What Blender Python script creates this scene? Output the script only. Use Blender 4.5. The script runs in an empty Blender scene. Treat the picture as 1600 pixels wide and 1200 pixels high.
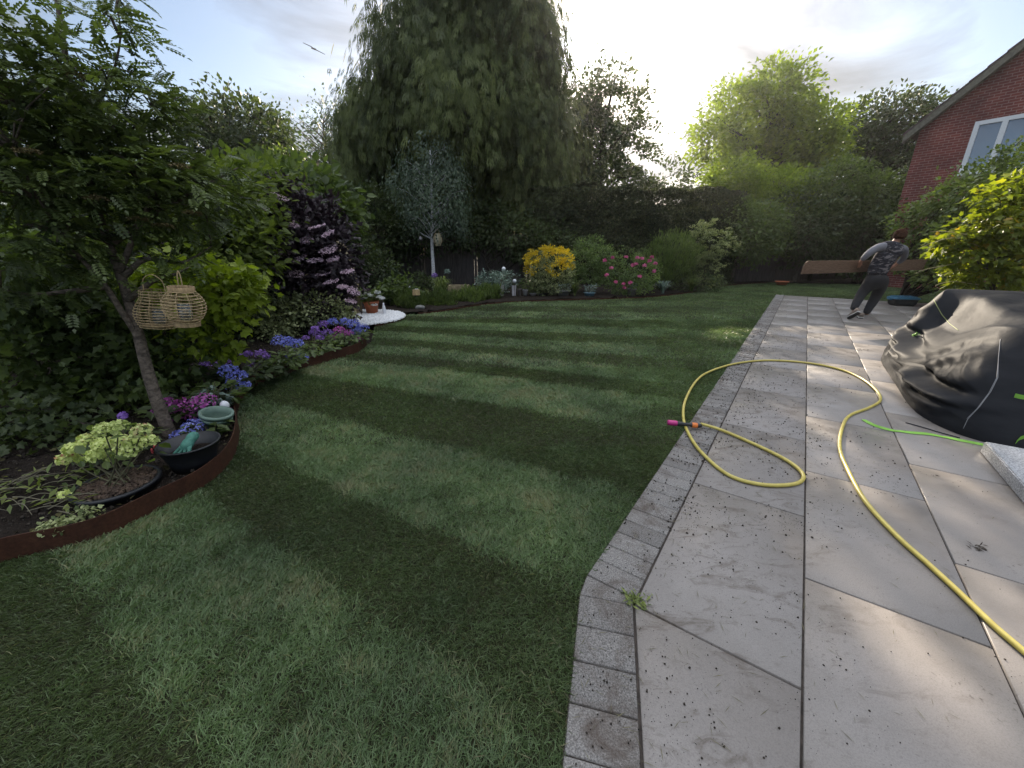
import bpy, bmesh, math, random
import numpy as np
from mathutils import Vector, Matrix
random.seed(7)
RNG = np.random.default_rng(11)
R = math.radians
SC = bpy.context.scene
COL = SC.collection

# ---------------------------------------------------------------- camera
FPX, CAMH = 615.0, 1.4
PITCH = math.atan(215/615.0)
cd = bpy.data.cameras.new('camera'); cam = bpy.data.objects.new('camera', cd); COL.objects.link(cam)
cam.location = (0, 0, CAMH); cam.rotation_euler = (math.pi/2-PITCH, 0, 0)
cd.sensor_width = 36; cd.lens = 36*FPX/1600.0; cd.clip_start = .02; cd.clip_end = 2000
SC.camera = cam

# ---------------------------------------------------------------- sun and sky
SUN_AZ, SUN_EL = R(8.0), R(20.7)      # azimuth from +Y towards +X
sdir = Vector((math.sin(SUN_AZ)*math.cos(SUN_EL), math.cos(SUN_AZ)*math.cos(SUN_EL), math.sin(SUN_EL)))
sl = bpy.data.lights.new('sun', 'SUN'); sl.energy = 4.8; sl.angle = R(0.5); sl.color = (1, .86, .68)
so = bpy.data.objects.new('sun', sl); COL.objects.link(so)
so.rotation_euler = (-sdir).to_track_quat('-Z', 'Y').to_euler()
W = bpy.data.worlds.new('World'); SC.world = W; W.use_nodes = True
def build_world():
    nt = W.node_tree; N = nt.nodes; L = nt.links; N.clear()
    out = N.new('ShaderNodeOutputWorld'); bg = N.new('ShaderNodeBackground'); bg.inputs[1].default_value = SKY_STR
    sky = N.new('ShaderNodeTexSky'); sky.sky_type = 'NISHITA'; sky.sun_disc = False
    sky.sun_elevation = SUN_EL; sky.sun_rotation = SUN_AZ
    sky.air_density = 1.0; sky.dust_density = 1.2; sky.ozone_density = 2.0
    tc = N.new('ShaderNodeTexCoord')
    # thin high cloud: streaky noise
    mp = N.new('ShaderNodeMapping'); mp.inputs['Rotation'].default_value = (0.3, .25, .6); mp.inputs['Scale'].default_value = (1.2, 4.0, 7.0)
    L.new(tc.outputs['Generated'], mp.inputs[0])
    nz = N.new('ShaderNodeTexNoise'); nz.inputs['Scale'].default_value = 1.1; nz.inputs['Detail'].default_value = 7; nz.inputs['Roughness'].default_value = .55; nz.inputs['Distortion'].default_value = .5
    L.new(mp.outputs[0], nz.inputs['Vector'])
    cr = N.new('ShaderNodeMapRange'); cr.inputs[1].default_value = .38; cr.inputs[2].default_value = .64; cr.inputs[3].default_value = .25; cr.inputs[4].default_value = .95
    L.new(nz.outputs[0], cr.inputs[0])
    dt = N.new('ShaderNodeVectorMath'); dt.operation = 'DOT_PRODUCT'; dt.inputs[1].default_value = sdir
    L.new(tc.outputs['Generated'], dt.inputs[0])
    # brightness of the veil: aureole round the sun
    def powr(p, k):
        c = N.new('ShaderNodeMath'); c.operation = 'MAXIMUM'; c.inputs[1].default_value = 0; L.new(dt.outputs['Value'], c.inputs[0])
        m = N.new('ShaderNodeMath'); m.operation = 'POWER'; m.inputs[1].default_value = p; L.new(c.outputs[0], m.inputs[0])
        q = N.new('ShaderNodeMath'); q.operation = 'MULTIPLY'; q.inputs[1].default_value = k; L.new(m.outputs[0], q.inputs[0]); return q
    a = powr(700, 70); b = powr(80, 8.0); c = powr(9, .85)
    s1 = N.new('ShaderNodeMath'); s1.operation = 'ADD'; L.new(a.outputs[0], s1.inputs[0]); L.new(b.outputs[0], s1.inputs[1])
    s2 = N.new('ShaderNodeMath'); s2.operation = 'ADD'; L.new(s1.outputs[0], s2.inputs[0]); L.new(c.outputs[0], s2.inputs[1])
    s3 = N.new('ShaderNodeMath'); s3.operation = 'ADD'; L.new(s2.outputs[0], s3.inputs[0]); s3.inputs[1].default_value = VEIL
    # unseen overhead boost of the veil, added to fill the garden with light
    sx = N.new('ShaderNodeSeparateXYZ'); L.new(tc.outputs['Generated'], sx.inputs[0])
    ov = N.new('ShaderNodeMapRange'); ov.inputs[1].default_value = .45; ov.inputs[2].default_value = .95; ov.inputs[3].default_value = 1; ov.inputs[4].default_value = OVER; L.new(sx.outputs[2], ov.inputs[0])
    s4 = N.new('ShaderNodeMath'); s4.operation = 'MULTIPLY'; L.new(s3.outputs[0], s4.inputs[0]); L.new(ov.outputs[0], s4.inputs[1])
    vr = N.new('ShaderNodeMapRange'); vr.inputs[1].default_value = .36; vr.inputs[2].default_value = .66; vr.inputs[3].default_value = .50; vr.inputs[4].default_value = 1.2; L.new(nz.outputs[0], vr.inputs[0])
    s5 = N.new('ShaderNodeMath'); s5.operation = 'MULTIPLY'; L.new(s4.outputs[0], s5.inputs[0]); L.new(vr.outputs[0], s5.inputs[1]); s3 = s5
    cc = N.new('ShaderNodeVectorMath'); cc.operation = 'SCALE'; cc.inputs[0].default_value = (.92, .95, 1.0); L.new(s3.outputs[0], cc.inputs['Scale'])
    mx = N.new('ShaderNodeMixRGB'); L.new(cr.outputs[0], mx.inputs[0]); L.new(sky.outputs[0], mx.inputs[1]); L.new(cc.outputs[0], mx.inputs[2])
    L.new(mx.outputs[0], bg.inputs[0]); L.new(bg.outputs[0], out.inputs[0])
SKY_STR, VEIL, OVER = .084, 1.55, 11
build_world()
SC.view_settings.view_transform = 'Standard'; SC.view_settings.look = 'None'
SC.view_settings.exposure = 1.35; SC.view_settings.gamma = 1; SC.view_settings.use_curve_mapping = False
cy = SC.cycles
cy.max_bounces = 7; cy.diffuse_bounces = 4; cy.glossy_bounces = 3; cy.transmission_bounces = 5; cy.transparent_max_bounces = 6
cy.use_denoising = True; cy.sample_clamp_indirect = 4; cy.caustics_reflective = False; cy.caustics_refractive = False

# ---------------------------------------------------------------- helpers
def ray(x, y):
    v = (y-600)/FPX
    return (x-800)/FPX, math.cos(PITCH)-v*math.sin(PITCH), -(math.sin(PITCH)+v*math.cos(PITCH))
def G(x, y, z=0.0):
    X, F, U = ray(x, y); t = (z-CAMH)/U
    return Vector((X*t, F*t, z))
def V(x, y, Y):
    X, F, U = ray(x, y); t = Y/F
    return Vector((X*t, Y, CAMH+U*t))
def pxm(n, Y, y=385):      # n photo pixels at depth Y in metres
    return n/FPX*Y/ray(0, y)[1]
TH = R(35.4)
K0 = G(990, 950)
def PC(u, w, z=0.0):       # patio coordinates: u along the joints, w across
    return Vector((K0.x+u*math.sin(TH)+w*math.cos(TH), K0.y+u*math.cos(TH)-w*math.sin(TH), z))

def tag(o, label=None, cat=None, group=None, kind=None):
    if label: o['label'] = label
    if cat: o['category'] = cat
    if group: o['group'] = group
    if kind: o['kind'] = kind
    return o
def thing(name, label, cat, loc=(0, 0, 0), rz=0, group=None):
    o = bpy.data.objects.new(name, None); COL.objects.link(o); o.empty_display_size = .1
    o.location = loc; o.rotation_euler = (0, 0, rz)
    return tag(o, label, cat, group)
def link(name, me, mat, parent=None, smooth=False):
    o = bpy.data.objects.new(name, me); COL.objects.link(o)
    if mat is not None: me.materials.append(mat)
    if parent is not None:
        o.parent = parent
        # parts are built in world coordinates; bring them under the root
        o.matrix_parent_inverse = PI_.get(parent.name, Matrix.Identity(4))
    if smooth:
        me.polygons.foreach_set('use_smooth', [True]*len(me.polygons))
    return o
PI_ = {}
def wthing(name, label, cat, loc, group=None):
    """a thing whose parts are modelled in world coordinates"""
    o = thing(name, label, cat, loc, 0, group)
    PI_[o.name] = Matrix.Translation(-Vector(loc))
    return o
def npmesh(name, verts, loops, sizes, mat, parent=None, val=None, smooth=False):
    me = bpy.data.meshes.new(name)
    nv = len(verts); me.vertices.add(nv); me.vertices.foreach_set('co', np.asarray(verts, np.float32).ravel())
    me.loops.add(len(loops)); me.loops.foreach_set('vertex_index', np.asarray(loops, np.int32))
    me.polygons.add(len(sizes))
    st = np.concatenate([[0], np.cumsum(sizes)[:-1]]).astype(np.int32)
    me.polygons.foreach_set('loop_start', st)
    if smooth: me.polygons.foreach_set('use_smooth', np.ones(len(sizes), bool))
    if val is not None:
        a = me.attributes.new('v', 'FLOAT', 'POINT'); a.data.foreach_set('value', np.asarray(val, np.float32))
    me.update(calc_edges=True); me.validate()
    return link(name, me, mat, parent)
class MB:
    def __init__(s): s.v = []; s.f = []
    def add(s, vs, fs):
        o = len(s.v); s.v += [tuple(p) for p in vs]; s.f += [tuple(i+o for i in f) for f in fs]
    def box(s, c, d, rz=0, M=None):
        hx, hy, hz = d[0]/2, d[1]/2, d[2]/2
        ps = [Vector((x, y, z)) for z in (-hz, hz) for x, y in ((-hx, -hy), (hx, -hy), (hx, hy), (-hx, hy))]
        m = M if M is not None else Matrix.Rotation(rz, 3, 'Z')
        s.add([m @ p+Vector(c) for p in ps], [(3, 2, 1, 0), (4, 5, 6, 7), (0, 1, 5, 4), (1, 2, 6, 5), (2, 3, 7, 6), (3, 0, 4, 7)])
    def tube(s, pts, rad, n=8, cap=True):
        pts = [Vector(p) for p in pts]
        if not hasattr(rad, '__len__'): rad = [rad]*len(pts)
        rings = []; up = Vector((0.13, .31, 1)).normalized(); prev = None
        for i, p in enumerate(pts):
            t = (pts[min(i+1, len(pts)-1)]-pts[max(i-1, 0)])
            t = t.normalized() if t.length > 1e-9 else Vector((0, 0, 1))
            if prev is None:
                a = t.orthogonal().normalized()
            else:
                a = (prev-t*prev.dot(t)); a = a.normalized() if a.length > 1e-6 else t.orthogonal().normalized()
            prev = a; b = t.cross(a)
            rings.append([p+(a*math.cos(k*2*math.pi/n)+b*math.sin(k*2*math.pi/n))*rad[i] for k in range(n)])
        vs = [q for r in rings for q in r]; fs = []
        for i in range(len(rings)-1):
            for k in range(n):
                fs.append((i*n+k, i*n+(k+1) % n, (i+1)*n+(k+1) % n, (i+1)*n+k))
        if cap:
            fs.append(tuple(range(n))[::-1]); fs.append(tuple((len(rings)-1)*n+k for k in range(n)))
        s.add(vs, fs)
    def lathe(s, c, prof, n=20, rx=1, ry=1, M=None):
        m = M if M is not None else Matrix.Identity(3)
        vs = []; fs = []
        for (r, z) in prof:
            for k in range(n):
                a = k*2*math.pi/n; vs.append(m @ Vector((r*rx*math.cos(a), r*ry*math.sin(a), z))+Vector(c))
        for i in range(len(prof)-1):
            for k in range(n): fs.append((i*n+k, i*n+(k+1) % n, (i+1)*n+(k+1) % n, (i+1)*n+k))
        s.add(vs, fs)
    def obj(s, name, mat, parent=None, smooth=False):
        me = bpy.data.meshes.new(name); me.from_pydata(s.v, [], s.f); me.update()
        bm = bmesh.new(); bm.from_mesh(me); bmesh.ops.recalc_face_normals(bm, faces=bm.faces); bm.to_mesh(me); bm.free()
        return link(name, me, mat, parent, smooth)
def smoothpath(pts, k=6):
    """Catmull-Rom through points"""
    P = [Vector(p) for p in pts]; P = [P[0]*2-P[1]]+P+[P[-1]*2-P[-2]]; out = []
    for i in range(1, len(P)-2):
        for j in range(k):
            t = j/k; a, b, c, d = P[i-1:i+3]
            out.append(.5*((2*b)+(c-a)*t+(2*a-5*b+4*c-d)*t*t+(3*b-a-3*c+d)*t**3))
    out.append(P[-2]); return out

# ---------------------------------------------------------------- materials
MATS = {}
class NB:
    def __init__(s, name):
        s.m = bpy.data.materials.new(name); s.m.use_nodes = True; s.t = s.m.node_tree; s.N = s.t.nodes; s.L = s.t.links
        s.b = s.N['Principled BSDF']; s.out = s.N['Material Output']; MATS[name] = s.m
    def noise(s, scale, detail=5, rough=.55, coord='Object', sc=None, dist=0):
        tc = s.N.new('ShaderNodeTexCoord'); n = s.N.new('ShaderNodeTexNoise')
        n.inputs['Scale'].default_value = scale; n.inputs['Detail'].default_value = detail; n.inputs['Roughness'].default_value = rough; n.inputs['Distortion'].default_value = dist
        if sc:
            m = s.N.new('ShaderNodeMapping'); m.inputs['Scale'].default_value = sc; s.L.new(tc.outputs[coord], m.inputs[0]); s.L.new(m.outputs[0], n.inputs['Vector'])
        else: s.L.new(tc.outputs[coord], n.inputs['Vector'])
        return n.outputs[0]
    def ramp(s, fac, stops):
        r = s.N.new('ShaderNodeValToRGB'); e = r.color_ramp.elements
        while len(e) < len(stops): e.new(.5)
        for i, (p, c) in enumerate(stops): e[i].position = p; e[i].color = (*c, 1) if len(c) == 3 else c
        s.L.new(fac, r.inputs[0]); return r.outputs[0]
    def mix(s, f, a, b, mode='MIX'):
        m = s.N.new('ShaderNodeMixRGB'); m.blend_type = mode
        for i, x in enumerate((f, a, b)):
            if hasattr(x, 'links') or hasattr(x, 'is_linked'): s.L.new(x, m.inputs[i])
            elif isinstance(x, (int, float)): m.inputs[i].default_value = x
            else: m.inputs[i].default_value = (*x, 1)
        return m.outputs[0]
    def bump(s, h, st=.3, d=.01):
        b = s.N.new('ShaderNodeBump'); b.inputs['Strength'].default_value = st; b.inputs['Distance'].default_value = d
        s.L.new(h, b.inputs['Height']); s.L.new(b.outputs[0], s.b.inputs['Normal'])
    def set(s, col=None, rough=None, metal=None, spec=None):
        if col is not None:
            if isinstance(col, tuple): s.b.inputs['Base Color'].default_value = (*col, 1)
            else: s.L.new(col, s.b.inputs['Base Color'])
        if rough is not None: s.b.inputs['Roughness'].default_value = rough
        if metal is not None: s.b.inputs['Metallic'].default_value = metal
        if spec is not None: s.b.inputs['Specular IOR Level'].default_value = spec
        return s
def simple(name, c, rough=.6, metal=0, var=.25, scale=20, bump=0.0, spec=.5):
    n = NB(name); f = n.noise(scale)
    n.set(n.ramp(f, [(.3, tuple(x*(1-var) for x in c)), (.7, tuple(min(1, x*(1+var)) for x in c))]), rough, metal, spec)
    if bump: n.bump(f, bump, .01)
    return n.m
def leafmat(name, c1, c2, trans=.4, rough=.5, spec=.35, tcol=None, c3=None):
    n = NB(name); at = n.N.new('ShaderNodeAttribute'); at.attribute_name = 'v'
    st = [(0, c1), (.8, c2)]
    if c3: st.append((.97, c3))
    col = n.ramp(at.outputs['Fac'], st)
    big = n.noise(.9, 2, coord='Object')
    col = n.mix(.55, col, n.mix(1.0, col, n.ramp(big, [(.35, (.6, .62, .62)), (.65, (1.45, 1.4, 1.2))]), 'MULTIPLY'))
    n.set(col, rough, 0, spec)
    tr = n.N.new('ShaderNodeBsdfTranslucent')
    tc = n.mix(1.0, col, tcol or (1.5, 1.6, .7), 'MULTIPLY'); n.L.new(tc, tr.inputs[0])
    mx = n.N.new('ShaderNodeMixShader'); mx.inputs[0].default_value = trans
    n.L.new(n.b.outputs[0], mx.inputs[1]); n.L.new(tr.outputs[0], mx.inputs[2]); n.L.new(mx.outputs[0], n.out.inputs[0])
    return n.m
M_ = {}
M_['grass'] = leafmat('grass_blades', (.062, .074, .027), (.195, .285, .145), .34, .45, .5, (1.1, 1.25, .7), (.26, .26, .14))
def soilmat():
    n = NB('soil'); a = n.noise(14, 8, .7); b = n.noise(90, 4, .7)
    n.set(n.mix(.5, n.ramp(a, [(.3, (.008, .006, .005)), (.7, (.035, .026, .02))]), n.ramp(b, [(.35, (.006, .005, .004)), (.75, (.06, .045, .035))])), .95, 0, .15)
    n.bump(n.mix(.5, a, b), .9, .04); return n.m
M_['soil'] = soilmat()
def turfmat():
    n = NB('turf'); a = n.noise(3, 5); b = n.noise(150, 3, .7)
    n.set(n.mix(.5, n.ramp(a, [(.3, (.030, .028, .014)), (.7, (.045, .045, .022))]), n.ramp(b, [(.35, (.012, .013, .006)), (.75, (.05, .065, .025))])), .9, 0, .2)
    n.bump(b, .8, .02); return n.m
M_['turf'] = turfmat()
def slabmat():
    n = NB('porcelain_slab')
    at = n.N.new('ShaderNodeAttribute'); at.attribute_name = 'v'
    base = n.ramp(at.outputs['Fac'], [(0, (.208, .190, .177)), (1, (.240, .220, .204))])
    cl = n.noise(1.6, 6, .6); fine = n.noise(240, 4, .7)
    col = n.mix(1, base, n.ramp(cl, [(.35, (.86, .85, .84)), (.65, (1.06, 1.06, 1.07))]), 'MULTIPLY')
    col = n.mix(1, col, n.ramp(fine, [(.30, (.74, .73, .72)), (.5, (1, 1, 1)), (.72, (1.12, 1.12, 1.13))]), 'MULTIPLY')
    # brown mud smears, stretched along the sweeping direction
    st = n.noise(5, 10, .74, sc=(1, 2.2, 1), dist=.9)
    stf = n.ramp(st, [(.53, (0, 0, 0)), (.66, (1, 1, 1))])
    # mud was trodden and swept along the lawn side of the paving
    gm_ = n.N.new('ShaderNodeNewGeometry'); dp = n.N.new('ShaderNodeVectorMath'); dp.operation = 'DOT_PRODUCT'; dp.inputs[1].default_value = (math.cos(TH), -math.sin(TH), 0); n.L.new(gm_.outputs['Position'], dp.inputs[0])
    w_ = K0.x*math.cos(TH)-K0.y*math.sin(TH); mr = n.N.new('ShaderNodeMapRange'); mr.inputs[1].default_value = w_+.1; mr.inputs[2].default_value = w_+1.1; mr.inputs[3].default_value = .95; mr.inputs[4].default_value = .14; n.L.new(dp.outputs['Value'], mr.inputs[0])
    mm = n.N.new('ShaderNodeMath'); mm.operation = 'MULTIPLY'; n.L.new(stf, mm.inputs[0]); n.L.new(mr.outputs[0], mm.inputs[1])
    col = n.mix(mm.outputs[0], col, (.075, .056, .040))
    sp = n.noise(62, 3, .6, dist=.3)
    spf = n.mix(1, n.ramp(sp, [(.60, (0, 0, 0)), (.66, (1, 1, 1))]), n.ramp(n.noise(3.1, 4, .6), [(.48, (0, 0, 0)), (.66, (1, 1, 1))]), 'MULTIPLY')
    col = n.mix(n.mix(1, spf, (.75, .75, .75), 'MULTIPLY'), col, (.06, .048, .036))
    n.set(col, .42, 0, .45); n.bump(n.mix(.5, fine, cl), .12, .004)
    rr = n.ramp(n.noise(7, 5), [(.35, (.3, .3, .3)), (.65, (.52, .52, .52))]); n.L.new(rr, n.b.inputs['Roughness'])
    return n.m
M_['slab'] = slabmat()
def blockmat():
    n = NB('granite_block'); at = n.N.new('ShaderNodeAttribute'); at.attribute_name = 'v'
    base = n.ramp(at.outputs['Fac'], [(0, (.145, .137, .13)), (1, (.22, .21, .20))])
    f = n.noise(170, 3, .8); col = n.mix(1, base, n.ramp(f, [(.36, (.45, .43, .42)), (.5, (1, 1, 1)), (.66, (1.75, 1.72, 1.7))]), 'MULTIPLY')
    st = n.noise(4.2, 9, .7, dist=.8); col = n.mix(n.ramp(st, [(.49, (0, 0, 0)), (.66, (.8, .8, .8))]), col, (.065, .046, .034))
    n.set(col, .75, 0, .3); n.bump(f, .35, .004); return n.m
M_['block'] = blockmat()
M_['joint'] = simple('joint_grout', (.045, .036, .03), .9, 0, .5, 40)
def barkmat(name, c, scale=30, contrast=.5, sc=(1, 1, .35), rough=.85):
    n = NB(name); f = n.noise(scale, 6, .65, sc=sc, dist=.4)
    n.set(n.ramp(f, [(.35, tuple(x*(1-contrast) for x in c)), (.65, tuple(x*(1+contrast) for x in c))]), rough, 0, .2); n.bump(f, .7, .02); return n.m
M_['bark'] = barkmat('bark_grey', (.13, .105, .085), 26, .55, (1, 1, 1.6))
M_['barkd'] = barkmat('bark_dark', (.05, .04, .033))
def birchmat():
    n = NB('birch_bark'); f = n.noise(10, 5, .7, sc=(1, 1, 5), dist=.3)
    n.set(n.ramp(f, [(.36, (.06, .05, .05)), (.43, (.62, .62, .64)), (1, (.75, .75, .77))]), .6, 0, .3); n.bump(f, .3, .01); return n.m
M_['birch'] = birchmat()
M_['rust'] = None
def rustmat():
    n = NB('rusty_steel'); f = n.noise(9, 8, .7); g = n.noise(70, 4)
    n.set(n.mix(.35, n.ramp(f, [(.3, (.035, .012, .007)), (.7, (.085, .032, .017))]), n.ramp(g, [(.3, (.02, .009, .006)), (.7, (.11, .048, .025))])), .7, .25, .35); n.bump(g, .15, .004); return n.m
M_['rust'] = rustmat()

# ---------------------------------------------------------------- leaf scattering
def tmpl(polys):
    vs = []; fs = []
    for p in polys:
        o = len(vs); vs += p; fs.append([o+i for i in range(len(p))])
    return np.array(vs, float), fs
def dia(x0, y0, ang, l, w, z0=0, dz=0, fold=.12):
    ca, sa = math.cos(ang), math.sin(ang)
    def q(a, b, z): return (x0+b*ca+a*sa, y0+a*ca-b*sa, z)
    return [q(0, 0, z0), q(l*.45, -w/2, z0+dz*.45+w*fold*2), q(l, 0, z0+dz), q(l*.45, w/2, z0+dz*.45+w*fold*2)]
T_DIA = tmpl([dia(0, 0, 0, 1, .62)])
T_NARROW = tmpl([dia(0, 0, 0, 1, .26)])
T_OVAL = tmpl([[(0, 0, 0), (-.26, .25, .07), (-.3, .6, .07), (0, 1, -.04)], [(0, 0, 0), (0, 1, -.04), (.3, .6, .07), (.26, .25, .07)]])
T_LOBE = tmpl([[(0, 0, 0), (-.38, .05, .05), (-.30, .3, .06), (-.55, .55, .02), (-.24, .62, .06), (0, 1.0, -.08)],
               [(0, 0, 0), (0, 1.0, -.08), (.24, .62, .06), (.55, .55, .02), (.30, .3, .06), (.38, .05, .05)]])
def pinn(npair, droop=.25, lw=.11, ll=.3):
    P = []
    for i in range(npair):
        t = (i+1)/(npair+1); l = ll*(1-.45*abs(t-.45)*1.6)
        for s in (-1, 1): P.append(dia(0, t, s*R(62), l, lw, -droop*t*t, -.10*l))
    P.append(dia(0, 1, 0, ll*.8, lw, -droop, -.1))
    P.append([(-.008, 0, 0), (.008, 0, 0), (.006, .5, -droop*.25), (0, 1, -droop), (-.006, .5, -droop*.25)])
    return tmpl(P)
T_PINN = pinn(5, .22, .185, .36)
def spray():
    P = []
    for i in range(6):
        t = i/6.0
        for s in (-1, 1):
            P.append(dia(s*.02, t*.85, s*R(28), .34*(1-.5*t), .075, 0, -.05))
    P.append(dia(0, .7, 0, .4, .08)); P.append(dia(0, 0, 0, .8, .07))
    return tmpl(P)
T_SPRAY = spray()
T_SPRAY2 = tmpl([dia(0, 0, 0, 1.1, .075), dia(0, .05, R(26), .6, .07), dia(0, .12, -R(26), .58, .07), dia(0, .35, R(22), .45, .06), dia(0, .38, -R(22), .45, .06), dia(.12, 0, R(6), .85, .07), dia(-.12, 0, -R(6), .8, .07)])
T_FLORET = tmpl([dia(0, 0, R(a), .55, .5, 0, .06, .05) for a in (45, 135, 225, 315)])
def twigtuft():
    P = []
    for k in range(5):
        a = R(-50+25*k); P.append(dia(0, .1*k, a, .55, .28, 0, -.08))
    P.append(dia(0, .35, 0, .65, .3))
    return tmpl(P)
T_TUFT = twigtuft()
def unit(a):
    return a/np.maximum(np.linalg.norm(a, axis=1, keepdims=True), 1e-9)
def scatter(name, T, P, D, Nn, S, mat, parent=None, val=None, extra=None):
    tv, tf = T; n = len(P); D = unit(D); X = unit(np.cross(D, Nn)); Z = np.cross(X, D); S = np.asarray(S).reshape(-1, 1)
    vs = P[:, None, :]+S[:, :, None]*(tv[None, :, 0:1]*X[:, None, :]+tv[None, :, 1:2]*D[:, None, :]+tv[None, :, 2:3]*Z[:, None, :])
    k = len(tv); fl = np.concatenate([np.array(f) for f in tf]); sz = np.array([len(f) for f in tf])
    loops = (np.arange(n)[:, None]*k+fl[None, :]).ravel(); sizes = np.tile(sz, n)
    if val is None: val = RNG.random(n)
    return npmesh(name, vs.reshape(-1, 3), loops, sizes, mat, parent, np.repeat(val, k))
def rvec(n):
    return unit(RNG.normal(size=(n, 3)))
def blobpts(blobs, ncl, nlf, rc, shell=.45, flat=.8):
    """blobs: (center Vector, (rx,ry,rz)); returns leaf positions, outward vectors, clump centres"""
    vol = np.array([(b[1][0]*b[1][1]*b[1][2])**.67 for b in blobs]); pr = vol/vol.sum()
    idx = RNG.choice(len(blobs), ncl, p=pr); C = np.array([b[0][:] for b in blobs])[idx]; Rr = np.array([b[1] for b in blobs])[idx]
    u = rvec(ncl); r = (shell+(1-shell)*RNG.random((ncl, 1))**.6)
    cc = C+u*Rr*r
    k = RNG.integers(0, ncl, ncl*nlf)
    g = np.clip(RNG.normal(size=(len(k), 3)), -1.7, 1.7)*np.array([1, 1, flat])*rc*(.6+.8*RNG.random((ncl, 1)))[k]
    P = cc[k]+g
    return P, unit((P-C[k])/Rr[k]), cc, k
def crown(name, blobs, ncl, nlf, rc, size, mat, parent, T=T_DIA, shell=.45, up=.7, out=.5, jit=.7, dirmode='out', flat=.7, cut=None, zmin=None):
    P, O, cc, k = blobpts(blobs, ncl, nlf, rc, shell, flat)
    keep = np.ones(len(P), bool)
    if zmin is not None: keep &= P[:, 2] > zmin
    if cut is not None: keep &= cut(P)
    P = P[keep]; O = O[keep]; k = k[keep]; n = len(P)
    if n == 0: return None, cc
    Nn = O*out+np.array([0, 0, up])+rvec(n)*jit
    if dirmode == 'out': D = O+rvec(n)*.8+np.array([0, 0, -.15])
    elif dirmode == 'down': D = O*.25+rvec(n)*.35+np.array([0, 0, -1.0]); Nn = O+rvec(n)*.5
    elif dirmode == 'up': D = O*.3+rvec(n)*.4+np.array([0, 0, 1.0]); Nn = O+rvec(n)*.6
    else: D = rvec(n)
    cv = RNG.random(len(cc)); val = np.clip(.5*cv[k]+.5*RNG.random(n), 0, 1)
    o = scatter(name, T, P, D, Nn, size*(.6+.8*RNG.random(n)), mat, parent, val)
    return o, cc
def limbs(mb, trunk, cc, n, r0, r1=.006, bend=.15, sides=5):
    """curved limbs from the trunk polyline to some clump centres"""
    T = [Vector(p) for p in trunk]; n = min(n, len(cc))
    for j in RNG.choice(len(cc), n, replace=False):
        c = Vector(cc[j]); best = None
        for i in range(len(T)-1):
            for t in (0, .5, 1):
                q = T[i].lerp(T[i+1], t)
                dz = c.z-q.z; dh = math.hypot(c.x-q.x, c.y-q.y)
                cost = abs(dz-dh*.7)+.3*(c-q).length
                if best is None or cost < best[0]: best = (cost, q, (i+t)/(len(T)-1))
        q, f = best[1], best[2]; d = c-q
        m1 = q+d*.35+Vector((0, 0, bend*d.length))*.4+Vector(RNG.normal(size=3)*d.length*.05)
        m2 = q+d*.7+Vector((0, 0, bend*d.length))*.6+Vector(RNG.normal(size=3)*d.length*.05)
        rr = r0*(1-f*.6)*min(1, .35+d.length*.35)
        mb.tube(smoothpath([q, m1, m2, c], 3), [rr+(r1-rr)*i/9 for i in range(10)], sides)
def tree(name, label, base, top, r, blobs, ncl, nlf, rc, size, mat, bark, cat='tree', group=None, nl=20, T=T_DIA, trunkpts=None, lr=.3, **kw):
    base = Vector(base); t = wthing(name, label, cat, base, group)
    cr, cc = crown('crown', blobs, ncl, nlf, rc, size, mat, t, T, **kw)
    pts = [Vector(p) for p in trunkpts] if trunkpts else [base, base.lerp(Vector(top), .35)+Vector(RNG.normal(size=3)*.08), base.lerp(Vector(top), .7)+Vector(RNG.normal(size=3)*.12), Vector(top)]
    pts = [p for p in smoothpath(pts, 4)]; mb = MB()
    mb.tube(pts, [r*(1-.85*i/(len(pts)-1))+.004 for i in range(len(pts))], 9)
    limbs(mb, pts, cc, nl, r*lr*2)
    mb.obj('trunk', bark, t, True)
    return t
def PB(x, y, Y, rx, ry, d=None):
    """a crown lobe: photo position, depth, half width and half height in photo pixels, half depth in metres"""
    c = V(x, y, Y); F = ray(x, y)[1]; m = Y/F/FPX
    return (c, (rx*m, d if d is not None else rx*m, ry*m))
#SECTION setting
def polysheet(name, pts, z, mat, thick=0, parent=None):
    bm = bmesh.new(); vs = [bm.verts.new((p[0], p[1], z)) for p in pts]; f = bm.faces.new(vs)
    if f.normal.z < 0: f.normal_flip()
    if thick:
        r = bmesh.ops.extrude_face_region(bm, geom=[f]); 
        for v in [g for g in r['geom'] if isinstance(g, bmesh.types.BMVert)]: v.co.z -= thick
        bmesh.ops.recalc_face_normals(bm, faces=bm.faces)
    bmesh.ops.triangulate(bm, faces=[f for f in bm.faces if len(f.verts) > 4])
    me = bpy.data.meshes.new(name); bm.to_mesh(me); bm.free(); return link(name, me, mat, parent)
def inpoly(P, poly):
    x, y = P[:, 0], P[:, 1]; c = np.zeros(len(P), bool); q = np.array([(p[0], p[1]) for p in poly]); j = len(q)-1
    for i in range(len(q)):
        xi, yi = q[i]; xj, yj = q[j]
        c ^= ((yi > y) != (yj > y)) & (x < (xj-xi)*(y-yi)/(yj-yi+1e-12)+xi); j = i
    return c
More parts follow.
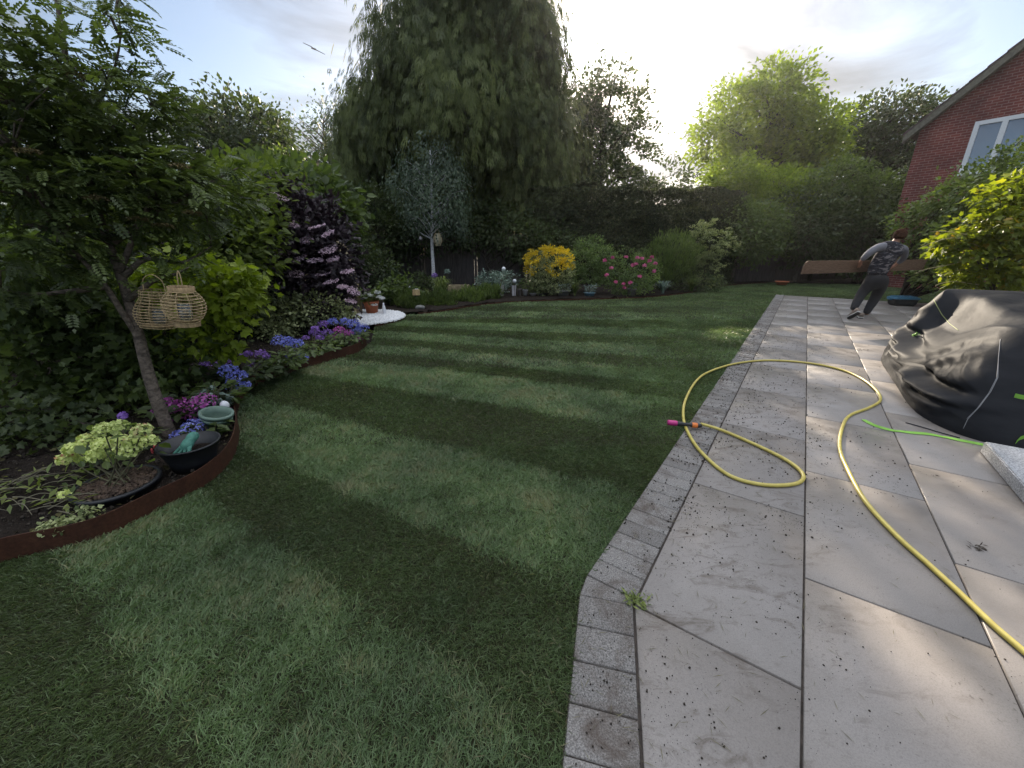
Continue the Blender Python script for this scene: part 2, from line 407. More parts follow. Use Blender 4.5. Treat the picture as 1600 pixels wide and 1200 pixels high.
# ground, lawn, beds
tag(polysheet('ground', [(-64, -17), (64, -17), (64, 61), (-64, 61)], -.06, M_['soil']), kind='structure')
EDGE = smoothpath([(-2.9, -2.5, 0), (-2.75, .3, 0), (-2.5, 1.25, 0), G(0, 880), G(150, 845), G(250, 797), G(320, 760), G(362, 720), G(374, 680), G(371, 646), G(385, 615), G(415, 596), G(450, 585), G(520, 563), G(560, 550), G(580, 535)], 5)
GC, GR = Vector((-3.15, 7.95, 0)), .95
arc = [GC+Vector((math.cos(a), math.sin(a), 0))*GR for a in [R(d) for d in range(-50, 45, 12)]]
BACK = smoothpath([arc[-1], G(680, 489), G(740, 479), G(800, 473), G(900, 469), G(1000, 466), G(1080, 458), G(1145, 446), G(1240, 441), G(1300, 441), G(1360, 442), G(1430, 447)], 4)
uF = 13.2
KIN = PC(-.62, .245); KOUT = PC(-.62, .02)       # lower run of the border, inner and outer line
dlow = (KIN-PC(0, 0)).normalized(); nlow = Vector((dlow.y, -dlow.x, 0))
if (PC(-.3, -1)-PC(0, 0)).dot(nlow) < 0: nlow = -nlow
OUTK = PC(0, 0)+nlow*.222                            # outer corner of the kink
LOWEND_I = PC(0, 0)+dlow*3.2; LOWEND_O = LOWEND_I+nlow*.222
LAWN = EDGE+arc+BACK+[PC(16.5, 9.0), PC(uF, 9.0), PC(uF, -.228), PC(.03, -.228), OUTK, LOWEND_O, Vector((-.5, -2.5, 0))]
tag(polysheet('lawn', LAWN, 0, M_['turf']), kind='structure')
BEDL = [Vector((-7, -2.5, 0))]+[p+Vector((-.01, 0, 0)) for p in EDGE]+[GC+Vector((0, -.5, 0)), GC, Vector((-5.5, 8.5, 0)), Vector((-7, 8.5, 0))]
def bumpy(name, poly, z, amp, step, mat):
    """soil sheet with real relief, clipped to a polygon"""
    q = np.array([(p[0], p[1]) for p in poly]); x0, y0 = q.min(0); x1, y1 = q.max(0)
    xs = np.arange(x0, x1+step, step); ys = np.arange(y0, y1+step, step); X, Y = np.meshgrid(xs, ys); nx = len(xs)
    P = np.stack([X.ravel(), Y.ravel()], 1); m = inpoly(P, poly)
    from mathutils import noise
    Z = np.array([z+amp*(noise.fractal(Vector((a*6, b*6, 3)), .6, 2.1, 4)) for a, b in P])
    fs = []; ny = len(ys)
    ii = np.arange(nx*ny).reshape(ny, nx); F = np.stack([ii[:-1, :-1], ii[:-1, 1:], ii[1:, 1:], ii[1:, :-1]], -1).reshape(-1, 4)
    F = F[m[F].all(1)]
    return npmesh(name, np.column_stack([P, Z]), F.ravel(), np.full(len(F), 4), mat, smooth=True)
tag(bumpy('flower_bed', BEDL, .06, .03, .06, M_['soil']), kind='structure')
BEDB = [GC+Vector((-2.2, .2, 0)), GC+Vector((0, .9, 0)), arc[-1]]+[p+Vector((0, .06, 0)) for p in BACK]+[PC(22, 9), Vector((-8, 20, 0))]
tag(bumpy('back_bed', BEDB, .035, .03, .12, M_['soil']), kind='structure')
# white gravel
gm = simple('white_gravel', (.80, .80, .82), .8, 0, .25, 60)
tag(polysheet('gravel_base', [GC+Vector((math.cos(R(a)), math.sin(R(a)), 0))*GR for a in range(0, 360, 10)], .045, gm), kind='structure')
n = 9000; a = RNG.random(n)*6.283; r = GR*1.01*np.sqrt(RNG.random(n)); s = .012+.014*RNG.random(n)
T_STONE = tmpl([[(-.5, -.4, -.3), (.4, -.5, -.3), (.3, -.1, .5), (-.3, -.2, .45)], [(.4, -.5, -.3), (.5, .4, -.3), (.3, .3, .5), (.3, -.1, .5)], [(.5, .4, -.3), (-.4, .5, -.3), (-.2, .3, .45), (.3, .3, .5)], [(-.4, .5, -.3), (-.5, -.4, -.3), (-.3, -.2, .45), (-.2, .3, .45)], [(-.3, -.2, .45), (.3, -.1, .5), (.3, .3, .5), (-.2, .3, .45)]])
P = np.stack([GC.x+r*np.cos(a), GC.y+r*np.sin(a), .05+.008*RNG.random(n)], 1)
tag(scatter('gravel', T_STONE, P, rvec(n)*np.array([1, 1, .3]), np.array([0, 0, 1.])+rvec(n)*.5, s*1.6, gm), 'bright white gravel circle in front of the wooden arch', 'gravel', kind='stuff')
# rusty edging strip, 12 cm proud of the grass
def strip(name, pts, z0, z1, th, mat, label):
    mb = MB(); n = len(pts); vs = []; fs = []
    for i, p in enumerate(pts):
        t = (pts[min(i+1, n-1)]-pts[max(i-1, 0)]); t.z = 0; t.normalize(); s = Vector((-t.y, t.x, 0))*th/2
        for q, z in ((p+s, z0), (p-s, z0), (p-s, z1), (p+s, z1)): vs.append((q.x, q.y, z))
    for i in range(n-1):
        for k in range(4): fs.append((i*4+k, i*4+(k+1) % 4, i*4+4+(k+1) % 4, i*4+4+k))
    fs += [(0, 1, 2, 3), (n*4-4, n*4-3, n*4-2, n*4-1)]
    mb.add(vs, fs); o = mb.obj(name, mat); return tag(o, label, 'edging')
strip('lawn_edging', EDGE[:-2], -.05, .125, .006, M_['rust'], 'rusty steel edging strip curving between the dark lawn and the left flower bed')
strip('gravel_edging', arc, -.03, .055, .005, M_['rust'], 'low dark edging round the white gravel circle')
strip('bed_edging', BACK[2:], -.03, .04, .006, M_['rust'], 'low rusty edging along the far side of the lawn below the shrubs')

# ---- patio
def clip(poly, p, n):        # keep side where (x-p).n >= 0
    out = []
    for i in range(len(poly)):
        a, b = poly[i], poly[(i+1) % len(poly)]; da, db = (a-p).dot(n), (b-p).dot(n)
        if da >= 0: out.append(a)
        if da*db < 0: out.append(a.lerp(b, da/(da-db)))
    return out
def slab(bmv, fl, sz, vals, poly, z0, z1, ch, v):
    """bevelled slab prism appended to lists"""
    c = sum(poly, Vector((0, 0, 0)))/len(poly); k = len(poly)
    def inset(d):
        o = []
        for i in range(k):
            a, b, e = poly[i-1], poly[i], poly[(i+1) % k]
            d1 = (b-a).normalized(); d2 = (e-b).normalized(); n1 = Vector((-d1.y, d1.x, 0)); n2 = Vector((-d2.y, d2.x, 0))
            if n1.dot(c-b) < 0: n1 = -n1
            if n2.dot(c-b) < 0: n2 = -n2
            den = 1+n1.dot(n2); o.append(b+(n1+n2)*d/max(den, .3))
        return o
    top = inset(ch); o = len(bmv)
    tz = random.uniform(-.0012, .0012)
    for p in poly: bmv.append((p.x, p.y, z0))
    for p in poly: bmv.append((p.x, p.y, z1-ch+tz))
    for p in top: bmv.append((p.x, p.y, z1+tz))
    for i in range(k):
        j = (i+1) % k
        fl.extend([o+i, o+j, o+k+j, o+k+i]); sz.append(4); fl.extend([o+k+i, o+k+j, o+2*k+j, o+2*k+i]); sz.append(4)
    fl.extend([o+2*k+i for i in range(k)]); sz.append(k); vals.extend([v]*(3*k))
lowin = PC(0, 0); nin = -nlow
us = Vector((math.sin(TH), math.cos(TH), 0)); ws = Vector((math.cos(TH), -math.sin(TH), 0))
bv, fl, sz, vl = [], [], [], []
g = .004; SL, SW = 1.078, .565
for c in range(0, 15):
    off = 0 if c % 2 == 0 else -.505
    w0 = c*SW if c else 0
    for i in range(-3, 15):
        u0 = i*SL+off; u1 = u0+SL
        poly = [PC(u0+g, w0+g), PC(u1-g, w0+g), PC(u1-g, w0+SW-g), PC(u0+g, w0+SW-g)]
        poly = clip(poly, lowin+nin*g, nin)
        if len(poly) > 2: poly = clip(poly, PC(uF, 0), -us)
        if len(poly) > 2: slab(bv, fl, sz, vl, poly, -.03, .02, .0025, random.random())
po = npmesh('patio', bv, fl, sz, M_['slab'], None, vl); tag(po, kind='structure')
bv, fl, sz, vl = [], [], [], []
bp = .1165; i = 0; u = .035
while u < uF:
    slab(bv, fl, sz, vl, [PC(u+.0025, -.222), PC(u+bp-.0025, -.222), PC(u+bp-.0025, -.006), PC(u+.0025, -.006)], -.03, .018, .003, random.random()); u += bp
slab(bv, fl, sz, vl, [PC(0, 0)+nlow*.218, PC(.030, -.222), PC(.030, -.006), PC(-.001, 0)+nlow*.008], -.03, .018, .003, .4)
pin = PC(0, 0)+nlow*.006; t = .001
while t < 3.1:
    a = pin+dlow*(t+.003); b = pin+dlow*(t+.142-.003)
    slab(bv, fl, sz, vl, [a, b, b+nlow*.212, a+nlow*.212], -.03, .018, .003, random.random()); t += .142
tag(npmesh('patio_border', bv, fl, sz, M_['block'], None, vl), kind='structure')
base = [PC(uF+.01, -.226), PC(.03, -.226), OUTK, LOWEND_O, LOWEND_O+ws*9, PC(uF+.01, 9)]
tag(polysheet('patio_base', base, .0095, M_['joint'], .05), kind='structure')

# ---- soil crumbs and clippings on the paving
def crumbs():
    n = 16000; u = RNG.random(n)**.8*12.5-.9; w = np.where(RNG.random(n) < .86, -.22+np.abs(RNG.normal(size=n))*.27, RNG.random(n)*3.2)
    cl = RNG.integers(0, 500, n); cu = RNG.random(500)*8-.6; cw = -.2+np.abs(RNG.normal(size=500))*.6; m = RNG.random(n) < .5
    u = np.where(m, cu[cl]+RNG.normal(size=n)*.05, u); w = np.where(m, cw[cl]+RNG.normal(size=n)*.09, w)
    X = K0.x+u*math.sin(TH)+w*math.cos(TH); Y = K0.y+u*math.cos(TH)-w*math.sin(TH)
    s = .0014+.0055*RNG.random(n)**8; P = np.stack([X, Y, np.full(n, .0215)+s*.2], 1)
    lowv = np.array([(Vector((x, y, 0))-PC(0, 0)).dot(nlow) for x, y in zip(X, Y)])
    k = (w > -.23) & ((lowv < .2) | (u > -.05)) & (Y > .2)
    P[:, 2] = .0212+s*.15; s = s*np.where(Y < 1.6, .7, 1.0)
    D = rvec(n)*np.array([1, 1, .1]); D[:, :2] += np.array([ws.x, ws.y])*.8
    return scatter('soil_crumbs', T_STONE, P[k], D[k], (np.array([0, 0, 1.])+rvec(n)*.2)[k], s[k]*1.5, simple('soil_crumb', (.035, .027, .02), .95, 0, .4, 60))
tag(crumbs(), 'dark soil crumbs swept over the pale paving', 'soil crumbs', kind='stuff')
def clippings():
    n = 1500; u = RNG.random(n)*7-.8; w = -.22+np.abs(RNG.normal(size=n))*.6
    X = K0.x+u*math.sin(TH)+w*math.cos(TH); Y = K0.y+u*math.cos(TH)-w*math.sin(TH); k = Y > .3
    P = np.stack([X, Y, np.full(n, .0235)], 1); D = rvec(n)*np.array([1, 1, .05])
    return scatter('grass_clippings', tmpl([dia(0, 0, 0, 1, .05)]), P[k], D[k], np.tile([0, 0, 1.], (k.sum(), 1)), (.015+.035*RNG.random(n))[k], simple('dry_clipping', (.11, .10, .05), .8, 0, .5, 50))
tag(clippings(), 'thin dry grass clippings scattered on the paving', 'clippings', kind='stuff')

# ---- grass blades
def grass():
    q = np.array([(p[0], p[1]) for p in LAWN]); P = []
    cells = [(-3, -.2, 2.2, 2.6, 32000), (-3.2, 2.6, 4, 4.6, 13000), (-3.5, 4.6, 7, 8, 4200), (-4, 8, 16, 19, 1500)]
    for x0, y0, x1, y1, d in cells:
        n = int((x1-x0)*(y1-y0)*d); p = np.stack([x0+(x1-x0)*RNG.random(n), y0+(y1-y0)*RNG.random(n)], 1); P.append(p[inpoly(p, LAWN)])
    for a, b, m in ((PC(0, -.23), PC(5, -.23), 3800), (PC(5, -.23), PC(13, -.23), 2200), (OUTK, LOWEND_O, 2600)):     # blades spilling over the edge of the blocks
        t = RNG.random((m, 1)); P.append(np.array(a[:2])*(1-t)+np.array(b[:2])*t+RNG.normal(size=(m, 2))*.006-np.array([.004, 0]))
    P = np.concatenate(P)
    az = np.abs(np.arctan2(P[:, 0], P[:, 1]+.15)); P = P[(az < R(75)) & (P[:, 1] > -.1)]
    n = len(P); x, y = P[:, 0], P[:, 1]; dist = np.hypot(x, y)
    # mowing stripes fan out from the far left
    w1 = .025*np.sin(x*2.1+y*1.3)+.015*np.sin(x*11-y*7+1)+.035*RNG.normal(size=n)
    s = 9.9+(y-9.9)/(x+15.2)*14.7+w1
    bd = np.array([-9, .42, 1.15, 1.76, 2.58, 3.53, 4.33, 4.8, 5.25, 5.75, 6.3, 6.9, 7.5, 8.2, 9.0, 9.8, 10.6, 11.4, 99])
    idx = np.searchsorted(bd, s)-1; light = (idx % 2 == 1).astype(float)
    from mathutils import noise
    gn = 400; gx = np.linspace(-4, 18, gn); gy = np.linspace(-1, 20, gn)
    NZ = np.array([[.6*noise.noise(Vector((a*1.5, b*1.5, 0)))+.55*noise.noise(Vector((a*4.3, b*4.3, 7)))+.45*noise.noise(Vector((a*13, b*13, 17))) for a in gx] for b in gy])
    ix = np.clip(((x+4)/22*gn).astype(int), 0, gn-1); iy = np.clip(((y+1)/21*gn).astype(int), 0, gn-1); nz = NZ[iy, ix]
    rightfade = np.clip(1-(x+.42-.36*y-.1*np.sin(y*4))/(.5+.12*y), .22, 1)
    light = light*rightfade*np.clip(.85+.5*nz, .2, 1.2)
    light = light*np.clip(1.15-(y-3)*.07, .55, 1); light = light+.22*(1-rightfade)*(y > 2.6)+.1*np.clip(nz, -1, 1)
    th = 2*np.pi*RNG.random(n)
    L = (.016+.018*RNG.random(n))*(1+.3*light)*(1+.45*nz)*np.where(dist > 4.6, 1.15, 1)
    Wd = .0009+.0009*RNG.random(n); Wd = Wd*np.clip(dist/2.2, 1, 6)
    lean = np.stack([.15+RNG.normal(size=n)*.7, (light*1.3-.7)+RNG.normal(size=n)*.65+.3*nz, .8+.4*RNG.random(n)], 1); lean = unit(lean)
    # a few swirls
    sw = nz*2.2; c_, s_ = np.cos(sw*.5), np.sin(sw*.5); lx = lean[:, 0]*c_-lean[:, 1]*s_; ly = lean[:, 0]*s_+lean[:, 1]*c_; lean[:, 0], lean[:, 1] = lx, ly
    B = np.stack([x, y, np.zeros(n)], 1); side = np.stack([np.cos(th), np.sin(th), np.zeros(n)], 1)
    mid = B+lean*np.array([.8, .8, 1])*L[:, None]*.55; tip = B+lean*np.array([1.5, 1.5, .8])*L[:, None]
    sd = side*Wd[:, None]
    vs = np.stack([B-sd, B+sd, mid+sd*.8, tip, mid-sd*.8], 1).reshape(-1, 3)
    loops = (np.arange(n)[:, None]*5+np.array([0, 1, 2, 3, 4])[None, :]).ravel()
    val = np.clip(.12+.50*light+.22*nz+.32*RNG.random(n), 0, .95); val = np.where(RNG.random(n) < .02+.22*np.clip(-nz-.25, 0, 1), 1, val)  # mowing sheen also put into blade colour, besides the turf's own tone differences
    print('grass blades', n)
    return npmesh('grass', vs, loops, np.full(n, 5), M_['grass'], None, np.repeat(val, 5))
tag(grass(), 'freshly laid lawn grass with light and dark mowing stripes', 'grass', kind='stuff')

# ---- house
def brickmat():
    n = NB('brick'); tc = n.N.new('ShaderNodeTexCoord'); b = n.N.new('ShaderNodeTexBrick'); b.inputs['Bias'].default_value = -.1; n.L.new(tc.outputs['UV'], b.inputs[0])
    b.inputs['Scale'].default_value = 1; b.inputs['Brick Width'].default_value = .225; b.inputs['Row Height'].default_value = .075; b.inputs['Mortar Size'].default_value = .009; b.inputs['Mortar Smooth'].default_value = .2
    b.inputs['Color1'].default_value = (.21, .060, .050, 1); b.inputs['Color2'].default_value = (.15, .042, .042, 1); b.inputs['Mortar'].default_value = (.30, .19, .175, 1)
    f = n.noise(1.2, 5, coord='UV'); n.set(n.mix(1, b.outputs[0], n.ramp(f, [(.3, (.62, .64, .68)), (.7, (1.3, 1.22, 1.2))]), 'MULTIPLY'), .85, 0, .2)
    n.bump(b.outputs['Fac'], -.5, .006); return n.m
def house():
    C0 = Vector((13.45, 15.0, 0)); d = Vector((.52, -.854, 0)).normalized(); bk = Vector((-d.y, d.x, 0)); zE, sl_, Wd, Dp = 5.1, .92, 9.0, 9.0
    t = wthing('brick_house', 'dark red brick gable end of the house beyond the hedge on the right', 'house', C0)
    zR = zE+sl_*Wd/2; P2 = lambda s, z, o=0: C0+d*s+Vector((0, 0, z))-bk*o
    # gable wall with the window opening
    s0, s1, z0, z1 = 1.25, 3.75, 3.55, 4.98
    vs = [(0, -.05), (Wd, -.05), (Wd, zE), (Wd/2, zR), (0, zE), (s0, z0), (s1, z0), (s1, z1), (s0, z1), (s0, -.05), (s1, -.05), (s0, zE+sl_*s0), (s1, zE+sl_*s1), (0, z0), (0, z1), (Wd, z0), (Wd, z1)]
    F = [(0, 9, 5, 13), (13, 5, 8, 14), (14, 8, 11, 4), (9, 10, 6, 5), (8, 7, 12, 11), (10, 1, 15, 6), (6, 15, 16, 7), (7, 16, 2, 3, 12)]
    me = bpy.data.meshes.new('wall'); P = [P2(*v) for v in vs]; uv = list(vs)
    # other three walls
    n0 = len(P); 
    for s, z in ((0, -.05), (0, zE), (Wd, -.05), (Wd, zE), (Wd/2, zR)):
        P.append(P2(s, z, -Dp)); uv.append((s+Dp, z))
    F2 = [(0, 4, n0+1, n0), (1, n0+2, n0+3, 2), (n0, n0+1, n0+4, n0+3, n0+2)]
    me.from_pydata([tuple(p) for p in P], [], F+F2); u = me.uv_layers.new()
    for pl in me.polygons:
        for li in pl.loop_indices: u.data[li].uv = uv[me.loops[li].vertex_index]
    link('wall', me, brickmat(), t)
    # roof slopes with tile ends, verge boards
    tile = simple('roof_tile', (.10, .065, .07), .8, 0, .35, 9, .4); verge = simple('verge_board', (.16, .15, .12), .8, 0, .3, 14)
    mb = MB(); nb = 16
    for side in (0, 1):
        for i in range(nb):
            a0 = -.35+(Wd/2+.35)*i/nb; a1 = -.35+(Wd/2+.35)*(i+1)/nb+.04
            def q(a, lift, o): 
                s = a if side == 0 else Wd-a
                return P2(s, zE+sl_*a+lift, o)
            v = [q(a0, .19, .22), q(a1, .15, .22), q(a1, .15, -Dp-.2), q(a0, .19, -Dp-.2), q(a0, .12, .22), q(a1, .12, .22), q(a1, .12, -Dp-.2), q(a0, .12, -Dp-.2)]
            mb.add(v, [(0, 1, 2, 3), (4, 7, 6, 5), (0, 4, 5, 1), (1, 5, 6, 2), (2, 6, 7, 3), (3, 7, 4, 0)])
    mb.obj('roof', tile, t)
    for side in (0, 1):
        mb = MB()
        for (a0, a1, l0, l1, o0, o1) in ((-.33, Wd/2, -.12, .117, .20, .165),):
            def q(a, lift, o):
                s = a if side == 0 else Wd-a
                return P2(s, zE+sl_*a+lift, o)
            v = [q(a0, l0, o0), q(a1, l0, o0), q(a1, l1, o0), q(a0, l1, o0), q(a0, l0, .003), q(a1, l0, .003), q(a1, l1, .003), q(a0, l1, .003)]
            mb.add(v, [(0, 1, 2, 3), (4, 7, 6, 5), (0, 4, 5, 1), (1, 5, 6, 2), (2, 6, 7, 3), (3, 7, 4, 0)])
        mb.obj('verge_board', verge, t)
    # window
    wm = simple('window_frame_white', (.78, .80, .84), .4, 0, .04, 5); gl = NB('window_glass').set((.25, .29, .36), .04, .55, 1.0).m
    M = Matrix((d, bk, Vector((0, 0, 1)))).transposed()
    mb = MB(); zc = (z0+z1)/2
    def bar(sa, sb, za, zb, o=-.03, th=.07): mb.box(P2((sa+sb)/2, (za+zb)/2, o), (sb-sa, th, zb-za), M=M)
    bar(s0, s1, z1-.11, z1); bar(s0, s1, z0, z0+.11); bar(s0, s0+.11, z0+.11, z1-.11); bar(s1-.11, s1, z0+.11, z1-.11)
    for k in (1.88, 3.12): bar(k-.06, k+.06, z0+.11, z1-.11)
    wf = mb.obj('window', wm, t);
    def sub(name, mb, mat):
        o = mb.obj(name, mat, None); o.parent = wf; o.matrix_parent_inverse = Matrix.Identity(4); return o
    mb = MB(); mb.box(P2((s0+s1)/2, zc, -.06), (s1-s0-.1, .008, z1-z0-.1), M=M); o = sub('pane', mb, gl)
    mb = MB(); mb.box(P2((s0+s1)/2, z0-.03, .03), (s1-s0+.12, .12, .05), M=M); sub('sill', mb, wm)
    # curtains just inside the glass
    mb = MB(); cm = simple('curtain_pale', (.5, .5, .5), .9, 0, .1, 10)
    for (a, b) in ((1.32, 1.5), (2.35, 3.05), (3.5, 3.68)):
        mb = MB()
        k = int((b-a)/.03); pts = [P2(a+(b-a)*i/k, 0, -.22+.02*(i % 2)) for i in range(k+1)]
        vs = []; fs = []
        for i, p in enumerate(pts): vs += [(p.x, p.y, z0+.05), (p.x, p.y, z1-.05)]
        for i in range(k): fs.append((2*i, 2*i+2, 2*i+3, 2*i+1))
        mb.add(vs, fs); sub('curtain', mb, cm)
house()
# panes show sky: glass is a mirror-like dark sheet above

# ---- boundary fences
fm = barkmat('fence_wood', (.11, .093, .088), 6, .35, (6, 6, .4))
def fence(name, a, b, h, label):
    a, b = Vector(a), Vector(b); t = wthing(name, label, 'fence', a); d = (b-a).normalized(); L = (b-a).length; npan = max(1, round(L/1.85)); pl = L/npan
    M = Matrix((d, Vector((-d.y, d.x, 0)), Vector((0, 0, 1)))).transposed()
    for i in range(npan):
        mb = MB(); k = int(pl/.1)
        for j in range(k):
            mb.box(a+d*(i*pl+.06+(pl-.12)*(j+.5)/k)+Vector((-d.y, d.x, 0))*(.006*(j % 2))+Vector((0, 0, h/2)), ((pl-.12)/k*1.06, .012, h-.04*random.random()-.02), M=M)
        for z in (.3, h-.3): mb.box(a+d*(i*pl+pl/2)+Vector((-d.y, d.x, 0))*.04+Vector((0, 0, z)), (pl-.1, .04, .06), M=M)
        mb.obj('panel', fm, t)
    for i in range(npan+1):
        mb = MB(); mb.box(a+d*(i*pl)+Vector((0, 0, h/2+.03)), (.09, .09, h+.06), M=M); mb.box(a+d*(i*pl)+Vector((0, 0, h+.075)), (.11, .11, .025), M=M); mb.obj('post', fm, t)
fence('fence', (-7.2, 15.3, 0), (.6, 15.3, 0), 1.85, 'weathered grey-brown board fence behind the slim white-barked tree')
fence('fence', (-5.9, -1, 0), (-7.2, 15.2, 0), 1.85, 'dark board fence running along the left side behind the shrubs')
fence('fence', (9.3, 16.9, 0), (19, 19.5, 0), 1.5, 'dark board fence in shade beneath the trees at the far right end')
#SECTION trees
# gaps in the tall crowns that let the low sun through to the paving
GAPS = [[(1285, 905), (1330, 870), (1402, 905), (1300, 965), (1262, 968), (1262, 900)], [(1480, 990), (1500, 955), (1545, 985), (1500, 1000)], [(1530, 925), (1592, 905), (1560, 955)], [(1470, 1230), (1600, 1040), (1690, 1100), (1640, 1260)], [(1190, 850), (1255, 835), (1258, 870)], [(1275, 590), (1340, 560), (1420, 548), (1420, 575), (1330, 600)], [(1120, 500), (1200, 480), (1190, 500), (1130, 530)]]
GAPS = [[G(x, y) for x, y in g] for g in GAPS]
GAPS = [[(sum(g, Vector())/len(g)).lerp(p, 1.3) for p in g] for g in GAPS]
def sungap(P):
    t = P[:, 2:3]/sdir.z; Q = P-np.array(sdir[:])*t; k = np.ones(len(P), bool)
    for g in GAPS: 
        for ox, oy in ((0, 0), (.09, 0), (-.09, 0), (0, .2), (0, -.2)): k &= ~(inpoly(Q[:, :2]+np.array([ox, oy]), g) & (RNG.random(len(P)) < .985))
    return k
LM = dict(
 conifer=leafmat('conifer_foliage', (.042, .058, .022), (.12, .145, .05), .25, .6, .2),
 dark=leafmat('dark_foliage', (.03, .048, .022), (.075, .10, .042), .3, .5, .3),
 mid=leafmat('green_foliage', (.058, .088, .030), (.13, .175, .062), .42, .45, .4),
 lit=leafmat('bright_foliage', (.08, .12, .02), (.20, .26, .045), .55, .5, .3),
 fresh=leafmat('fresh_foliage', (.062, .092, .024), (.145, .185, .045), .45, .5, .3),
 lime=leafmat('lime_foliage', (.15, .21, .02), (.31, .38, .045), .42, .45, .35, (1.3, 1.4, .5)),
 rowan=leafmat('rowan_foliage', (.052, .078, .028), (.13, .17, .06), .34, .4, .45),
 birchl=leafmat('birch_foliage', (.055, .085, .055), (.11, .15, .10), .35, .45, .4, (1.3, 1.4, 1.0)),
 hedge=leafmat('hedge_foliage', (.034, .042, .022), (.075, .088, .042), .2, .6, .2),
 elder=leafmat('elder_foliage', (.02, .014, .021), (.065, .044, .058), .12, .4, .4, (1.4, .9, 1.2)),
 umbel=leafmat('elder_flower', (.42, .28, .38), (.68, .52, .64), .2, .7, .2, (1, 1, 1)),
 acer=leafmat('golden_foliage', (.085, .13, .018), (.24, .28, .035), .52, .4, .4, (1.3, 1.3, .4), (.5, .30, .05)),
 privet=leafmat('privet_foliage', (.07, .11, .03), (.17, .22, .065), .4, .35, .6),
 var=leafmat('variegated_foliage', (.07, .10, .04), (.34, .38, .20), .3, .5, .3, (1.2, 1.2, .8)),
 cream=leafmat('cream_foliage', (.16, .20, .08), (.36, .40, .20), .35, .5, .3, (1.2, 1.2, .7)),
 pale=leafmat('pale_green_foliage', (.085, .13, .05), (.18, .25, .10), .4, .5, .3),
 silver=leafmat('silver_foliage', (.10, .15, .13), (.26, .33, .30), .25, .5, .3, (1.1, 1.2, 1)),
 yellow=leafmat('yellow_foliage', (.55, .40, .015), (.80, .60, .03), .3, .5, .3, (1, 1, .4)),
 blue=leafmat('blue_petal', (.15, .18, .62), (.32, .34, .82), .25, .6, .3, (1, 1, 1.2)),
 violet=leafmat('violet_petal', (.20, .10, .45), (.38, .22, .65), .25, .6, .3, (1, 1, 1)),
 magenta=leafmat('magenta_petal', (.42, .07, .38), (.66, .20, .58), .25, .6, .3, (1, 1, 1)),
 limef=leafmat('lime_petal', (.42, .52, .16), (.68, .74, .34), .25, .6, .3, (1, 1, .8), (.35, .12, .09)),
 white=leafmat('white_petal', (.70, .72, .76), (.82, .83, .86), .25, .6, .3, (1, 1, 1)),
 pink=leafmat('pink_petal', (.60, .08, .25), (.75, .20, .40), .25, .6, .3, (1, 1, 1)),
 tan=leafmat('tan_flower', (.10, .085, .04), (.20, .16, .08), .2, .7, .2, (1, 1, 1)),
 blade=leafmat('grassy_foliage', (.06, .09, .03), (.20, .24, .08), .35, .5, .3),
)
# ---- tall weeping conifer behind the fence
cb = [PB(700, 335, 17.6, 120, 30, 2.6), PB(830, 315, 18, 80, 36, 2.6), PB(585, 280, 18.5, 60, 52, 3), PB(575, 215, 18.5, 44, 40, 2.4), PB(640, 230, 18.5, 92, 60, 4), PB(820, 235, 18.8, 92, 70, 4), PB(720, 200, 18.5, 150, 90, 5.2), PB(672, 110, 19, 80, 60, 4.2),
      PB(800, 110, 19, 92, 80, 4.5), PB(752, 60, 19, 108, 80, 4.4), PB(755, -30, 19, 104, 80, 4.2), PB(755, -120, 19.5, 96, 80, 4), PB(745, -200, 19.5, 100, 70, 3.8), PB(750, -270, 19.5, 70, 60, 3)]
tree('weeping_conifer', 'huge weeping evergreen conifer towering beyond the board fence in the middle', (-2.4, 19.3, 0), (-1.9, 19.6, 15), .42, cb, 3400, 30, .28, .40, LM['conifer'], M_['barkd'], T=T_SPRAY2, dirmode='down', flat=1.9, shell=.55, nl=110, cut=sungap)
# ---- tree to the right of it, sun behind
tree('broadleaf_tree', 'loose dark tree in front of the sun, right of the huge conifer', (4.1, 21, 0), (4.6, 21, 8.5), .22,
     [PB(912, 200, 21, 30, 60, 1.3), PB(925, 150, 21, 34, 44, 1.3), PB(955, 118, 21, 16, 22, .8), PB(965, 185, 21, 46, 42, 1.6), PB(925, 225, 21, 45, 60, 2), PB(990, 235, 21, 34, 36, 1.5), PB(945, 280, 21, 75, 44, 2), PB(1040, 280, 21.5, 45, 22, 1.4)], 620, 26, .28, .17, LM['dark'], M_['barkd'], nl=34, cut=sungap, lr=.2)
# ---- right-hand trees
tree('broadleaf_tree', 'tallest bright green tree left of the brick house, its rounded top against the sky', (14.2, 25, 0), (14.0, 25, 8.2), .3,
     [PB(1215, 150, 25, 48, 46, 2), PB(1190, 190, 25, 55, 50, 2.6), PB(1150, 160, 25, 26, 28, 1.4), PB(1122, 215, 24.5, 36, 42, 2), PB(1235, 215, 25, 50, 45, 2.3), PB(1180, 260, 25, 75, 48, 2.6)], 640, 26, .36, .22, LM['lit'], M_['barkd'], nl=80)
tree('broadleaf_tree', 'smaller leafy tree between the tallest bright tree and the dark tree by the house', (16.4, 24, 0), (16.5, 24, 6), .18,
     [PB(1285, 205, 24, 30, 38, 1.6), PB(1270, 250, 24, 36, 36, 1.6)], 200, 24, .34, .2, LM['lit'], M_['barkd'], nl=30)
tree('broadleaf_tree', 'dark open tree whose crown meets the roof edge of the brick house', (20.2, 25, 0), (20.3, 25, 8), .25,
     [PB(1375, 190, 25, 60, 36, 2.4), PB(1340, 225, 25, 44, 46, 2.2), PB(1420, 215, 25, 60, 46, 2.4), PB(1375, 260, 25, 70, 36, 2.4)], 480, 24, .36, .2, LM['dark'], M_['barkd'], nl=90)
